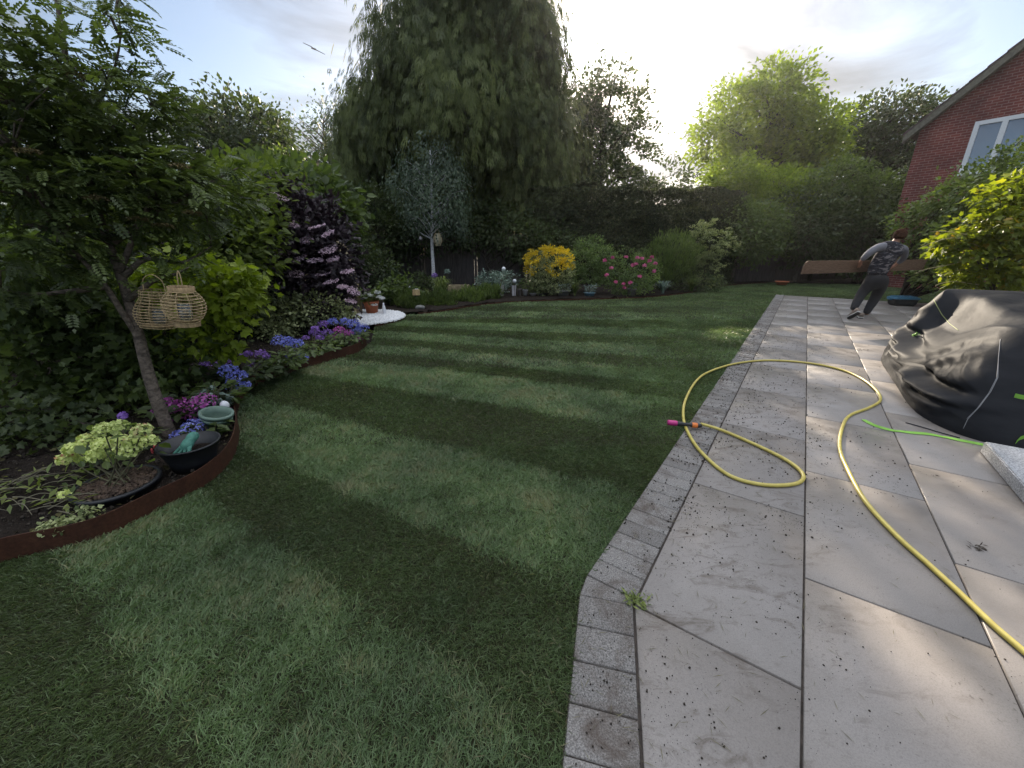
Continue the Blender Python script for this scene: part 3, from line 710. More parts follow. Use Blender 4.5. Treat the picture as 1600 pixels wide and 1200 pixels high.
for i, (x, y, Y, rx, ry, m, lb) in enumerate([
    (1150, 275, 18.5, 42, 30, 'lit', 'yellow-green sunlit bush behind the right end of the dark clipped hedge'),
    (1215, 300, 18, 48, 34, 'lit', 'sunlit bush with fresh yellowish leaves right of the dark clipped hedge'),
    (1300, 290, 17.5, 50, 40, 'mid', 'grey-green arching bush with upright shoots in front of the dark open tree'),
    (1370, 310, 17, 42, 40, 'mid', 'dense green bush next to the left corner of the brick house')]):
    b = [PB(x, y, Y, rx, ry), PB(x-rx*.6, y+18, Y-.3, rx*.6, ry*.8), PB(x+rx*.6, y+14, Y-.2, rx*.6, ry*.8)]
    tree('bush', lb, (b[0][0].x, Y, 0), b[0][0], .08, b, 170, 26, .2, .13, LM[m], M_['barkd'], cat='bush', nl=30, group='bushes beyond the far end of the garden')
for (x, y, Y, rx, ry, m, lb, bx) in [
    (1175, 365, 16.4, 42, 42, 'mid', 'small shaded tree with blue-green leaves and a thin trunk right of the cream-leaved shrub', 1143),
    (1265, 360, 16.6, 55, 46, 'dark', 'shaded small tree with a leaning pale trunk at the far left corner of the paving', 1243),
    (1350, 375, 16.2, 58, 50, 'dark', 'dark leafy small tree behind the man carrying the plank', 1345),
    (1430, 370, 15.0, 45, 48, 'dark', 'dark leafy small tree right of the man in front of the brick wall', 1440)]:
    bs = G(bx, 441); bs = V(bx, 0, Y); bs.z = 0; F = ray(0, 430)[1]; bs.x = (bx-800)/FPX*Y/F
    b = [PB(x, y, Y, rx, ry), PB(x-rx*.5, y-ry*.6, Y, rx*.6, ry*.5), PB(x+rx*.5, y-ry*.5, Y, rx*.6, ry*.6), PB(x, y+ry*.55, Y-.3, rx*.8, ry*.5)]
    tree('small_tree', lb, bs, b[0][0]+Vector((0, 0, .3)), .07, b, 230, 26, .22, .13, LM[m], M_['bark'], group='small shaded trees at the end of the garden', nl=26)
# ---- left background
tree('broadleaf_tree', 'round dark tree seen over the left shrubs below the pale sky', (-13.5, 21, 0), (-13.6, 21, 6.5), .25,
     [PB(375, 200, 21, 60, 40, 2.2), PB(330, 220, 21, 50, 42, 2), PB(420, 225, 21, 40, 45, 2), PB(370, 260, 21, 90, 40, 2.5)], 420, 26, .34, .2, LM['dark'], M_['barkd'], nl=60)
tree('broadleaf_tree', 'thin airy pale tree far behind, left of the huge conifer', (-12.3, 30, 0), (-12.4, 30, 9), .16,
     [PB(510, 195, 30, 26, 38, 1.6), PB(470, 220, 30, 34, 40, 1.8), PB(490, 260, 30, 50, 36, 2)], 130, 16, .55, .2, LM['birchl'], M_['bark'], nl=90, up=.2)
tree('bush', 'mid green bush filling the gap below the thin airy pale tree', (-10.2, 21, 0), (-10.3, 21, 3), .1,
     [PB(480, 300, 21, 62, 34, 1.6), PB(430, 270, 20, 42, 32, 1.5)], 170, 26, .3, .18, LM['mid'], M_['barkd'], cat='bush', nl=30, group='bushes beyond the far end of the garden')
# ---- clipped dark hedge behind the shrubs
def hedge(name, label, a, b, h, dep, n, mat, size, rc=.10, T=T_DIA):
    a, b = Vector(a), Vector(b); t = wthing(name, label, 'hedge', a); d = (b-a); L = d.length; d.normalize(); nn = Vector((d.y, -d.x, 0))
    if nn.y > 0: nn = -nn
    from mathutils import noise
    s = RNG.random(n)*L; zt = RNG.random(n)
    face = RNG.random(n) < dep/(h*1.0+dep)*1.0
    z = np.where(face, h, zt*h); o = np.where(face, -dep*RNG.random(n), 0.0)
    nz = np.array([noise.noise(Vector((p*.8, q*.9, 3)))*.28+noise.noise(Vector((p*3, q*3, 9)))*.12 for p, q in zip(s, z)])
    z = z+np.where(face, nz, 0); o = o+np.where(face, 0, nz)-np.abs(RNG.normal(size=n))*rc
    P = np.stack([a.x+d.x*s+nn.x*o, a.y+d.y*s+nn.y*o, np.maximum(z, .02)], 1)
    out = np.where(face[:, None], np.array([[0, 0, 1.]]), np.array([[nn.x, nn.y, .25]]))
    scatter('foliage', T, P, out*.5+rvec(n), out+rvec(n)*.7, size*(.6+.8*RNG.random(n)), mat, t)
    mb = MB(); M = Matrix((d, Vector((-d.y, d.x, 0)), Vector((0, 0, 1)))).transposed()
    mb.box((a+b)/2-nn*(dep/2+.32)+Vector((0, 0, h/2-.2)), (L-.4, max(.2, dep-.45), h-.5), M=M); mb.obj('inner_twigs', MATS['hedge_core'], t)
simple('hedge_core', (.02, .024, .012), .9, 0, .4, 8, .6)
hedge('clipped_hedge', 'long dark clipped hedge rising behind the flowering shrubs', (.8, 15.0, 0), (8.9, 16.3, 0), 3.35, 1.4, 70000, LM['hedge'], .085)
hedge('field_hedge', 'deep dark hedgerow behind the small shaded trees at the far right', (8.0, 19.8, 0), (26, 19.8, 0), 3.9, 1.6, 40000, LM['dark'], .16, .2)
hedge('field_hedge', 'deep dark hedgerow beyond the fence on the far left', (-20, 19.6, 0), (-6.5, 19.6, 0), 3.8, 1.6, 30000, LM['dark'], .16, .2)
# climber and evergreen mass hanging over the fence
def mass(name, label, cat, Y, lobes, ncl, nlf, rc, size, mat, T=T_DIA, group=None, base=None, nl=16, r=.05, **kw):
    b = [PB(x, y, YY, rx, ry, d) for (x, y, YY, rx, ry, d) in lobes]
    bs = Vector(base) if base else Vector((b[0][0].x, b[0][0].y, 0))
    return tree(name, label, bs, b[0][0], r, b, ncl, nlf, rc, size, mat, M_['barkd'], cat, group, nl, T, **kw)
mass('climbing_shrub', 'dark evergreen climber spilling over the board fence, left of the slim white trunk', 'climber', 14, [(590, 365, 14.3, 60, 36, .8), (540, 385, 13, 45, 50, .9), (645, 375, 14.6, 40, 26, .6), (570, 320, 14.6, 60, 30, .8)], 330, 26, .2, .12, LM['dark'], base=(-5.2, 14.7, 0))
mass('climbing_shrub', 'dark climber covering the board fence right of the slim white trunk', 'climber', 14.5, [(720, 360, 14.8, 60, 26, .6), (800, 370, 14.9, 50, 34, .7), (850, 390, 14.8, 45, 42, .7), (770, 345, 15.4, 70, 22, .6)], 330, 26, .2, .12, LM['dark'], base=(-.2, 14.9, 0))
mass('vine', 'large-leaved green vine above the purple elder', 'vine', 10, [(460, 285, 10.5, 60, 26, .8), (510, 325, 10.5, 42, 34, .8), (420, 300, 9.8, 40, 30, .8)], 170, 16, .2, .2, LM['mid'], T=T_OVAL, base=(-5.6, 10.4, 0), up=.4)
mass('shrub', 'shaded green shrub between the purple elder and the board fence', 'shrub', 9.6, [(520, 370, 11.2, 50, 46, .9), (590, 420, 12.2, 34, 30, .7), (450, 360, 9, 60, 60, .8)], 260, 24, .18, .1, LM['dark'], base=(-4.5, 10.8, 0))
# ---- slim white-barked birch
def birch():
    b0 = V(677, 452, 13.6); b0.z = 0
    t = wthing('birch_tree', 'slim white-barked birch with a fine blue-green crown, standing before the fence', 'tree', b0)
    pts = [V(x, y, 13.6) for x, y in ((677, 456), (677, 420), (675, 380), (675, 340), (675, 300), (673, 260), (672, 235))]; pts[0].z = -.02
    mb = MB(); pp = smoothpath(pts, 3); mb.tube(pp, [.062*(1-.8*i/(len(pp)-1))+.004 for i in range(len(pp))], 10)
    blobs = [PB(672, 262, 13.6, 52, 40, 1.1), PB(640, 300, 13.6, 34, 42, .9), PB(705, 300, 13.6, 38, 42, 1), PB(680, 325, 13.4, 58, 40, 1), PB(648, 350, 13.5, 22, 22, .5), PB(715, 345, 13.5, 22, 24, .5)]
    cr, cc = crown('crown', blobs, 300, 26, .14, .075, LM['birchl'], t, shell=.25, dirmode='down', flat=1.5)
    limbs(mb, pp, cc, 50, .02, .003, .25)
    for q in (((674, 373), (655, 362), (642, 340)), ((674, 355), (662, 335), (655, 315)), ((676, 360), (684, 335), (690, 315))):
        mb.tube(smoothpath([V(x, y, 13.6) for x, y in q], 4), [.026-.002*i for i in range(9)], 6)
    mb.obj('trunk', M_['birch'], t, True)
birch()
#SECTION left foreground
# ---- leaning rowan
def rowan():
    b0 = Vector((-2.60, 2.70, .03)); t = wthing('rowan_tree', 'leaning young tree with feathery leaves in the left bed, two wicker lanterns in its branches', 'tree', b0)
    def VV(l): return [V(x, y, Y) for x, y, Y in l]
    mb = MB(); 
    tr = [b0+Vector((.01, -.01, -.06))]+VV([(262, 670, 2.68), (243, 620, 2.70), (228, 570, 2.73), (217, 525, 2.77), (204, 480, 2.82), (190, 435, 2.88), (172, 385, 2.95), (152, 330, 3.02), (140, 280, 3.06), (122, 200, 3.12), (108, 120, 3.15), (95, 40, 3.18), (88, -20, 3.2)])
    P = smoothpath(tr, 4); mb.tube(P, [.043*(1-.78*(i/(len(P)-1))**.8)+.003 for i in range(len(P))], 12)
    sprig = list(P[36:])
    lim = [[(217, 527, 2.77), (190, 487, 2.74), (163, 445, 2.72), (130, 408, 2.72), (100, 370, 2.7), (60, 310, 2.66), (20, 230, 2.62)],
           [(163, 448, 2.72), (110, 455, 2.6), (50, 460, 2.5), (0, 452, 2.4)],
           [(190, 435, 2.88), (228, 405, 2.98), (285, 410, 3.1), (330, 385, 3.2)],
           [(200, 470, 2.82), (238, 440, 2.85), (275, 428, 2.9), (300, 415, 2.95)],
           [(185, 430, 2.88), (205, 380, 2.95), (228, 330, 3.0), (232, 290, 3.05), (222, 220, 3.1)],
           [(140, 280, 3.06), (190, 220, 3.15), (240, 170, 3.25), (285, 150, 3.3)],
           [(125, 205, 3.12), (170, 130, 3.1), (188, 60, 3.1), (182, 5, 3.1)],
           [(150, 330, 3.02), (80, 250, 2.95), (40, 170, 2.9)],
           [(170, 385, 2.95), (250, 330, 3.2), (320, 290, 3.4), (372, 262, 3.5)]]
    for l in lim[:]:
        q = smoothpath(VV(l), 4); r0_ = .009 if l[-1][1] < 50 or l[-1][1] == 150 else .021; mb.tube(q, [r0_*(1-.85*i/(len(q)-1))+.0015 for i in range(len(q))], 7)
        for p in q[len(q)//3:]:
            for _ in range(3): sprig.append(p+Vector(RNG.normal(size=3)*.015))
    blobs = [PB(60, 130, 2.95, 95, 75, .6), PB(150, 190, 3.1, 85, 62, .6), PB(205, 150, 3.2, 62, 38, .5), PB(60, 260, 2.8, 95, 80, .6), PB(170, 290, 3.0, 95, 60, .6), PB(280, 290, 3.2, 70, 48, .5),
             PB(70, 370, 2.7, 85, 50, .5), PB(300, 345, 3.2, 50, 26, .35), PB(180, 370, 3.0, 60, 36, .5), PB(230, 245, 3.2, 60, 40, .5), PB(30, 60, 2.9, 60, 60, .5), PB(345, 300, 3.5, 30, 20, .3), PB(40, 430, 2.5, 60, 36, .4), PB(182, 30, 3.1, 13, 30, .15), PB(-60, 200, 2.7, 100, 160, .7)]
    P, O, cc, k = blobpts(blobs, 300, 12, .085, .2, .7)
    sp_ = np.array([p[:] for p in sprig]); P = np.concatenate([P, sp_]); O = np.concatenate([O, rvec(len(sp_))]); k = np.concatenate([k, RNG.integers(0, len(cc), len(sp_))])
    n = len(P); D = O*np.array([1, 1, .5])+rvec(n)*.7+np.array([.35, 0, -.15]); cv = RNG.random(len(cc))
    scatter('crown', T_PINN, P, D, np.array([0, 0, 1.])+rvec(n)*.45, .102*(.6+.8*RNG.random(n)), LM['rowan'], t, np.clip(.6*cv[k]+.4*RNG.random(n), 0, 1))
    for c in cc[RNG.choice(len(cc), 170, replace=False)]:
        c = Vector(c); best = min(tr[6:]+[V(*q) for l in lim for q in l], key=lambda p: (p-c).length+max(0, p.z-c.z))
        m = best.lerp(c, .5)+Vector((0, 0, .05)); mb.tube([best, m, c], [.007, .005, .002], 5)
    mb.obj('trunk', M_['bark'], t, True)
    for (x, y, Y) in ((45, 240, 2.5), (150, 312, 2.65), (215, 345, 2.8), (282, 262, 2.9), (120, 120, 2.8), (255, 355, 2.9), (300, 335, 2.95)):
        c = V(x, y, Y); n = 160; a = RNG.random(n)*6.28; r = .06*np.sqrt(RNG.random(n)); Pp = np.stack([c.x+r*np.cos(a), c.y+r*np.sin(a), c.z+.02-r*r*4+RNG.normal(size=n)*.005], 1)
        scatter('flower_head', T_FLORET, Pp, rvec(n), np.array([0, 0, 1.])+rvec(n)*.5, np.full(n, .012), LM['tan'], t)
rowan()
# ---- dense shrubs on the left
def shrub(name, label, cat, lobes, ncl, nlf, rc, size, mat, T, nl=14, group=None, r=.02, **kw):
    b = [PB(*l) for l in lobes]; bs = Vector((b[0][0].x, b[0][0].y, .03))
    return tree(name, label, bs, b[0][0], r, b, ncl, nlf, rc, size, mat, M_['barkd'], cat, group, nl, T, **kw)
shrub('lime_shrub', 'lime green lobed-leaved shrub glowing in the light behind the wicker lanterns', 'shrub', [(345, 455, 3.9, 40, 42, .35), (300, 470, 3.8, 40, 42, .3), (375, 440, 4.0, 24, 22, .2), (330, 520, 3.75, 30, 40, .25), (270, 430, 3.9, 40, 30, .3)], 150, 13, .085, .075, LM['lime'], T_LOBE, up=.6)
shrub('large_shrub', 'dense dark green shrub with lobed leaves filling the left edge below the leaning tree', 'shrub', [(120, 480, 3.7, 130, 60, .5), (60, 560, 3.2, 80, 60, .3), (190, 570, 3.5, 70, 70, .35), (250, 560, 3.6, 45, 60, .3), (140, 620, 3.2, 70, 36, .25), (30, 430, 3.3, 90, 80, .5), (220, 640, 3.2, 50, 30, .2)], 420, 14, .12, .07, LM['mid'], T_LOBE, nl=40, up=.5)
shrub('background_shrub', 'tall leafy green shrub between the leaning tree and the round dark tree', 'shrub', [(250, 330, 5.6, 110, 60, .9), (130, 360, 5.2, 120, 90, .8), (350, 320, 5.8, 70, 50, .8), (400, 290, 6.4, 45, 40, .8), (330, 400, 5.4, 80, 60, .7), (60, 250, 5.2, 130, 110, .8), (380, 380, 5.8, 50, 50, .6)], 620, 15, .17, .10, LM['fresh'], T_OVAL, nl=50)
shrub('background_shrub', 'low leafy plant on the dark soil between the leaning tree and the left picture edge', 'shrub', [(60, 650, 2.7, 60, 22, .2), (120, 680, 2.5, 36, 14, .15), (20, 690, 2.4, 30, 18, .15)], 60, 12, .07, .05, LM['dark'], T_LOBE)
shrub('background_shrub', 'dark green shrub behind the purple elder, beside the side fence', 'shrub', [(380, 430, 6.9, 60, 70, .6), (420, 350, 7.6, 60, 60, .7), (350, 500, 6.0, 60, 50, .5), (460, 330, 8.4, 50, 40, .6)], 330, 18, .16, .09, LM['dark'], T_OVAL, nl=30)
for q in ((75, 605, 2.75), (105, 640, 2.7), (95, 520, 2.9), (128, 515, 3.0), (258, 605, 3.2), (208, 545, 3.2)):
    pass
# ---- purple elder
def elder():
    b0 = Vector((-3.75, 6.95, .03)); t = wthing('purple_elder', 'large purple-black elder bush with flat pink flower clusters', 'bush', b0)
    blobs = [PB(478, 430, 6.9, 66, 60, .6), PB(465, 350, 7.0, 70, 50, .6), PB(420, 310, 7.1, 42, 34, .5), PB(525, 410, 6.9, 30, 60, .4), PB(520, 470, 6.8, 34, 30, .4), PB(420, 420, 6.9, 40, 70, .5), PB(500, 360, 7, 40, 36, .4), PB(395, 300, 7.1, 30, 22, .4)]
    cr, cc = crown('crown', blobs, 520, 20, .11, .10, LM['elder'], t, T_TUFT, shell=.25)
    mb = MB()
    for k in range(6):
        a = k*1.05; e = b0+Vector((math.cos(a)*.45, math.sin(a)*.35, .9+.2*(k % 3))); pts = smoothpath([b0+Vector((math.cos(a)*.08, math.sin(a)*.08, -.03)), b0.lerp(e, .5)+Vector((0, 0, .1)), e], 5)
        mb.tube(pts, [.022-.0012*i for i in range(11)], 7); limbs(mb, pts, cc, 10, .014)
    mb.obj('stem', M_['barkd'], t, True)
    for (x, y, w) in ((437, 308, 12), (418, 328, 12), (402, 314, 9), (455, 352, 12), (495, 354, 13), (512, 365, 10), (440, 395, 13), (513, 391, 14), (467, 404, 11), (492, 407, 12), (520, 405, 10), (463, 428, 11), (505, 428, 13), (517, 440, 12), (542, 424, 11), (552, 455, 11), (548, 470, 9), (430, 445, 8), (535, 448, 9), (478, 375, 12), (452, 350, 9)):
        c = V(x, y, 6.3+.2*random.random()); r_ = w/FPX*6.4; n = 150; a = RNG.random(n)*6.28; r = r_*np.sqrt(RNG.random(n)); til = random.uniform(-.5, .3), random.uniform(-.9, -.1)
        px_, py_ = r*np.cos(a), r*np.sin(a)*.8
        Pp = np.stack([c.x+px_, c.y+py_, c.z+til[0]*px_-til[1]*py_*.6+RNG.normal(size=n)*.008], 1)
        scatter('flower_cluster', T_FLORET, Pp, rvec(n), np.array([-.0, -.5, 1.])+rvec(n)*.5, np.full(n, .020), LM['umbel'], t)
elder()
shrub('variegated_shrub', 'low variegated shrub with pale leaf edges at the foot of the purple elder', 'shrub', [(440, 490, 6.2, 42, 34, .3), (490, 485, 6.35, 46, 26, .35), (425, 520, 5.8, 22, 22, .2), (525, 490, 6.6, 26, 16, .25), (400, 470, 6.3, 26, 40, .25)], 190, 18, .08, .055, LM['var'], T_DIA)
# ---- hydrangeas
def flowerhead(t, c, r, mat, n=110, size=.02, flat=.75, name='flower_head', out=(0, -.2, .5)):
    u = rvec(n*2); u = u[u[:, 2]+.25*u[:, 1]*-1 > -.35][:n]; m = len(u)
    P = np.array(c[:])+u*np.array([r, r, r*flat])*(.62+.44*RNG.random((m, 1))**.6)
    cv = np.clip(RNG.random(m)*.7+.3*RNG.random(), 0, 1)
    scatter(name, T_FLORET, P, rvec(m), u+rvec(m)*.35, size*(.8+.4*RNG.random(m)), mat, t, cv)
def leafy(name, label, cat, loc, r, h, n, size, mat, T=T_OVAL, heads=(), stems=8, group=None, lowr=.5, droopy=-.1):
    """a clump of stems with leaves; heads = [(point, radius, material)]"""
    loc = Vector(loc); t = wthing(name, label, cat, loc, group)
    a = RNG.random(n)*6.28; z = RNG.random(n)**.7; rr = r*(lowr+(1-lowr)*z)*np.sqrt(RNG.random(n))
    P = np.stack([loc.x+rr*np.cos(a), loc.y+rr*np.sin(a), loc.z+.02+h*.78*z*(1-.35*(rr/r)**2)], 1)
    D = np.stack([np.cos(a), np.sin(a), np.full(n, droopy)], 1)+rvec(n)*.5
    scatter('foliage', T, P, D, np.array([0, 0, 1.])+rvec(n)*.45, size*.8*(.6+.8*RNG.random(n)), mat, t)
    mb = MB(); ends = [c for c, _, _ in heads]+[loc+Vector((r*.6*math.cos(k*2.4), r*.6*math.sin(k*2.4), h*.8)) for k in range(max(0, stems-len(heads)))]
    for e in ends:
        e = Vector(e); mb.tube(smoothpath([loc+(e-loc)*.08+Vector((0, 0, -.02)), loc.lerp(e, .5)+Vector(((e.x-loc.x)*.15, (e.y-loc.y)*.15, .02)), e], 3), .004, 5)
    mb.obj('stem', MATS['stem'], t)
    for c, hr, hm in heads: flowerhead(t, Vector(c), hr*1.38, hm, n=int(60+hr*900), size=.016+hr*.07)
    return t
simple('stem', (.09, .085, .045), .8, 0, .3, 20)
Bl, Vi, Ma, Li = LM['blue'], LM['violet'], LM['magenta'], LM['limef']
def HH(Y, l, m, r0=.055): return [(V(x, y, Y+random.uniform(-.05, .05)), r, m) for x, y, r in [(q+(r0,))[:3] for q in l]]
leafy('hydrangea', 'hydrangea with deep blue and magenta heads right beside the white gravel', 'plant', G(545, 538, .05), .36, .24, 240, .09, LM['mid'], heads=HH(5.75, [(540, 503, .06), (553, 507, .07), (566, 513, .07), (556, 520, .06), (520, 503)], Bl)+HH(5.6, [(530, 517, .06), (545, 521, .05), (525, 527), (562, 531, .045)], Ma)+HH(5.6, [(505, 507), (512, 520), (497, 522)], Vi))
leafy('hydrangea', 'hydrangea with dusty violet heads left of the one by the white gravel', 'plant', G(490, 556, .05), .36, .2, 260, .08, LM['mid'], heads=HH(5.2, [(492, 514, .04), (500, 528, .04), (478, 528, .035), (488, 520, .035)], Vi), group='violet hydrangeas')
leafy('hydrangea', 'pale blue hydrangea with big rounded heads in the middle of the curved bed', 'plant', G(447, 580, .05), .26, .26, 200, .10, LM['mid'], heads=HH(4.55, [(436, 533, .065), (450, 535, .065), (464, 537, .055), (459, 556, .06), (474, 560, .045)], Bl))
leafy('hydrangea', 'lacecap hydrangea with flat violet flowers spread over dark leaves', 'plant', G(385, 600, .05), .34, .24, 230, .10, LM['dark'], heads=HH(4.3, [(370, 556, .045), (362, 566, .05), (396, 569, .045), (388, 553, .035), (408, 553, .05), (417, 557, .035), (345, 569, .045), (320, 571, .045)], Vi))
leafy('hydrangea', 'hydrangea with two large blue-violet heads close to the rusty edging', 'plant', G(350, 640, .05), .2, .28, 150, .10, LM['mid'], heads=HH(3.5, [(358, 580, .06), (371, 589, .06), (366, 602, .06), (383, 602, .035)], Bl))
leafy('hydrangea', 'hydrangea crowded with magenta heads right of the leaning trunk', 'plant', (-2.62, 3.0, .05), .24, .26, 130, .10, LM['dark'], heads=HH(2.95, [(283, 634, .055), (318, 628, .065), (304, 648, .06), (321, 646, .04), (273, 653, .055), (292, 663, .05), (345, 644, .05), (246, 640, .03), (262, 626, .025)], Ma))
leafy('hydrangea', 'bright blue hydrangea head touching the rim of the black tub', 'plant', (-2.22, 2.60, .05), .13, .18, 50, .09, LM['mid'], heads=HH(2.62, [(303, 668, .06), (315, 680, .05), (280, 683, .045)], Bl))
leafy('evergreen_plant', 'small bushy plant with oval glossy leaves between the blue and the magenta heads', 'plant', G(338, 650, .05), .13, .30, 220, .05, LM['silver'], lowr=.7)
leafy('hydrangea', 'small hydrangea with one magenta head and two blue ones left of the leaning trunk', 'plant', G(190, 715, .05), .22, .2, 120, .08, LM['dark'], heads=HH(2.45, [(192, 650, .022), (200, 712, .028), (178, 702, .022)], Vi))
# pale hydrangea in the big black pot
def pot(mb, c, r0, r1, h, th=.008, n=28, rim=.012, M=None):
    mb.lathe(c, [(0, 0), (r0, 0), (r1, h), (r1+rim, h), (r1+rim, h+.02), (r1-th, h+.02), (r1-th, h-.03), (r0-th, .02), (0, .02)], n, M=M)
bp_ = simple('black_plastic', (.016, .017, .02), .5, 0, .15, 30, .05)
def limehyd():
    c = Vector((-2.27, 1.95, .05)); t = wthing('potted_hydrangea', 'bare-stemmed hydrangea with lime and cream heads in a wide black pot', 'potted plant', c)
    mb = MB(); pot(mb, c, .16, .185, .05); mb.obj('pot', bp_, t, True)
    mb = MB(); mb.lathe(c, [(0, .055), (.1, .062), (.177, .045)], 24); mb.obj('potting_soil', M_['soil'], t)
    n = 900; a = RNG.random(n)*6.28; r = .17*np.sqrt(RNG.random(n)); P = np.stack([c.x+r*np.cos(a), c.y+r*np.sin(a), c.z+.058+.012*RNG.random(n)], 1)
    tag(scatter('bark_chips', T_STONE, P, rvec(n), np.array([0, 0, 1.])+rvec(n)*.6, .008+.014*RNG.random(n), simple('bark_chip', (.07, .045, .03), .9, 0, .5, 30), t), kind='stuff')
    hd = [(115, 702), (135, 688), (162, 672), (185, 690), (208, 690), (222, 674), (160, 695), (130, 715), (205, 703), (150, 712), (232, 690), (185, 668), (105, 716), (178, 712)]
    mb = MB(); hs = []
    for i, (x, y) in enumerate(hd):
        p = V(x, y, 2.0+.12*math.sin(i*2.1)); hs.append(p)
        s = c+Vector((.06*math.cos(i), .05*math.sin(i), .07)); mb.tube(smoothpath([s, s.lerp(p, .5)+Vector((0, 0, -.03)), p], 4), .0035, 5)
    mb.obj('stem', MATS['stem'], t)
    for p in hs: flowerhead(t, p, .046, Li, 150, .019, .8)
    n = 60; P = np.array([hs[i % len(hs)][:] for i in range(n)])+RNG.normal(size=(n, 3))*.05-np.array([0, 0, .06])
    scatter('foliage', T_OVAL, P, rvec(n)+np.array([0, 0, -.4]), np.array([0, 0, 1.])+rvec(n)*.6, .06*(.6+.8*RNG.random(n)), LM['mid'], t)
    flowerhead(t, V(99, 772, 1.78), .025, Li, 50, .016)
limehyd()
# black tub with glove
TC = Vector((-2.065, 2.25, .055))
def tub():
    t = wthing('garden_tub', 'black rubber tub with small red handles standing against the rusty edging', 'tub', TC)
    mb = MB(); mb.lathe(TC, [(0, 0), (.118, 0), (.13, .06), (.162, .155), (.170, .158), (.170, .166), (.158, .166), (.122, .05), (.11, .012), (0, .012)], 36, ry=.97); mb.obj('tub_body', bp_, t, True)
    red = simple('red_rubber', (.55, .07, .08), .5, 0, .1, 20)
    for a in (R(196), R(214)):
        mb = MB(); p = TC+Vector((.176*math.cos(a), .17*math.sin(a), .155)); d = Vector((math.cos(a), math.sin(a), 0)); s = Vector((-d.y, d.x, 0))
        mb.tube([p+s*.012*math.cos(k*.7)+Vector((0, 0, .016*math.sin(k*.7)))+d*.006 for k in range(10)], .0035, 6); mb.obj('handle', red, t, True)
tub()
def skin(name, joints, edges, mat, parent=None, sub=2, smooth=True, root=0):
    """one continuous skinned surface over a skeleton: joints = [(point, rx, ry)]"""
    me = bpy.data.meshes.new(name+'_cage'); me.from_pydata([tuple(j[0]) for j in joints], edges, [])
    o = bpy.data.objects.new(name+'_cage', me); COL.objects.link(o)
    m = o.modifiers.new('s', 'SKIN'); m.use_smooth_shade = True; o.modifiers.new('d', 'SUBSURF').levels = sub; o.modifiers['d'].render_levels = sub
    for i, j in enumerate(joints):
        sv = me.skin_vertices[0].data[i]; sv.radius = (j[1], j[2] if len(j) > 2 else j[1]); sv.use_root = (i == root)
    dg = bpy.context.evaluated_depsgraph_get(); me2 = bpy.data.meshes.new_from_object(o.evaluated_get(dg))
    bpy.data.objects.remove(o); me2.name = name; me2.materials.clear()
    return link(name, me2, mat, parent, smooth)
def glove():
    gmat = simple('green_glove', (.06, .20, .155), .7, 0, .25, 40, .2)
    p = TC+Vector((.01, .045, .17)); J = []; E = []
    def add(q, r, pr=None):
        J.append((q, r)); 
        if pr is not None: E.append((pr, len(J)-1))
        return len(J)-1
    a = add(p+Vector((.008, .02, .035)), .034); b = add(p+Vector((0, -.03, .018)), .031, a); c = add(p+Vector((-.005, -.065, -.012)), .033, b)
    for k, dx in enumerate((-.03, -.010, .010, .029)):
        q = add(p+Vector((dx*1.1-.008, -.092, -.03-.004*(k % 2))), .0105, c); add(p+Vector((dx*1.5-.016, -.12-.006*math.sin(k*2), -.052)), .0085, q)
    q = add(p+Vector((-.036, -.05, -.012)), .011, b); add(p+Vector((-.05, -.072, -.03)), .009, q)
    o = skin('glove', J, E, gmat); tag(o, 'crumpled green rubber glove lying over the contents of the black tub', 'glove')
    mb = MB(); pts = []
    mb.lathe(TC, [(0, .10), (.06, .115), (.10, .09), (.138, .09)], 20); o = mb.obj('garden_waste', M_['soil'], None); tag(o, 'dark soil and weeds filling the black tub', 'garden waste')
glove()
# sage green pot tipped on its side a little
def greenpot():
    c = Vector((-2.26, 2.72, .06)); t = wthing('plastic_pot', 'sage green plastic pot tilted beside the magenta hydrangea', 'pot', c)
    M = Matrix.Rotation(R(14), 3, 'Y'); mb = MB(); pot(mb, c, .07, .098, .15, M=M); mb.lathe(c, [(.093, .115), (.103, .118), (.104, .135), (.096, .137)], 28, M=M)
    mb.obj('pot_body', simple('sage_plastic', (.14, .21, .17), .5, 0, .1, 20, .05), t, True)
greenpot()
def ball():
    c = V(351, 634, 2.95); mb = MB(); mb.lathe(c, [(0.001, -.035), (.02, -.03), (.033, -.01), (.034, .01), (.026, .028), (.012, .04), (.001, .044)], 16); o = mb.obj('globe_ornament', simple('white_ceramic', (.75, .76, .8), .3, 0, .03, 10), None, True)
    t = wthing('garden_ornament', 'small white globe on a thin stake above the tilted green pot', 'ornament', c); o.parent = t; o.matrix_parent_inverse = PI_[t.name]
    mb = MB(); mb.tube([c+Vector((0, 0, -.03)), Vector((c.x, c.y, .0))], .004, 6); mb.obj('stake', MATS['stem'], t)
ball()
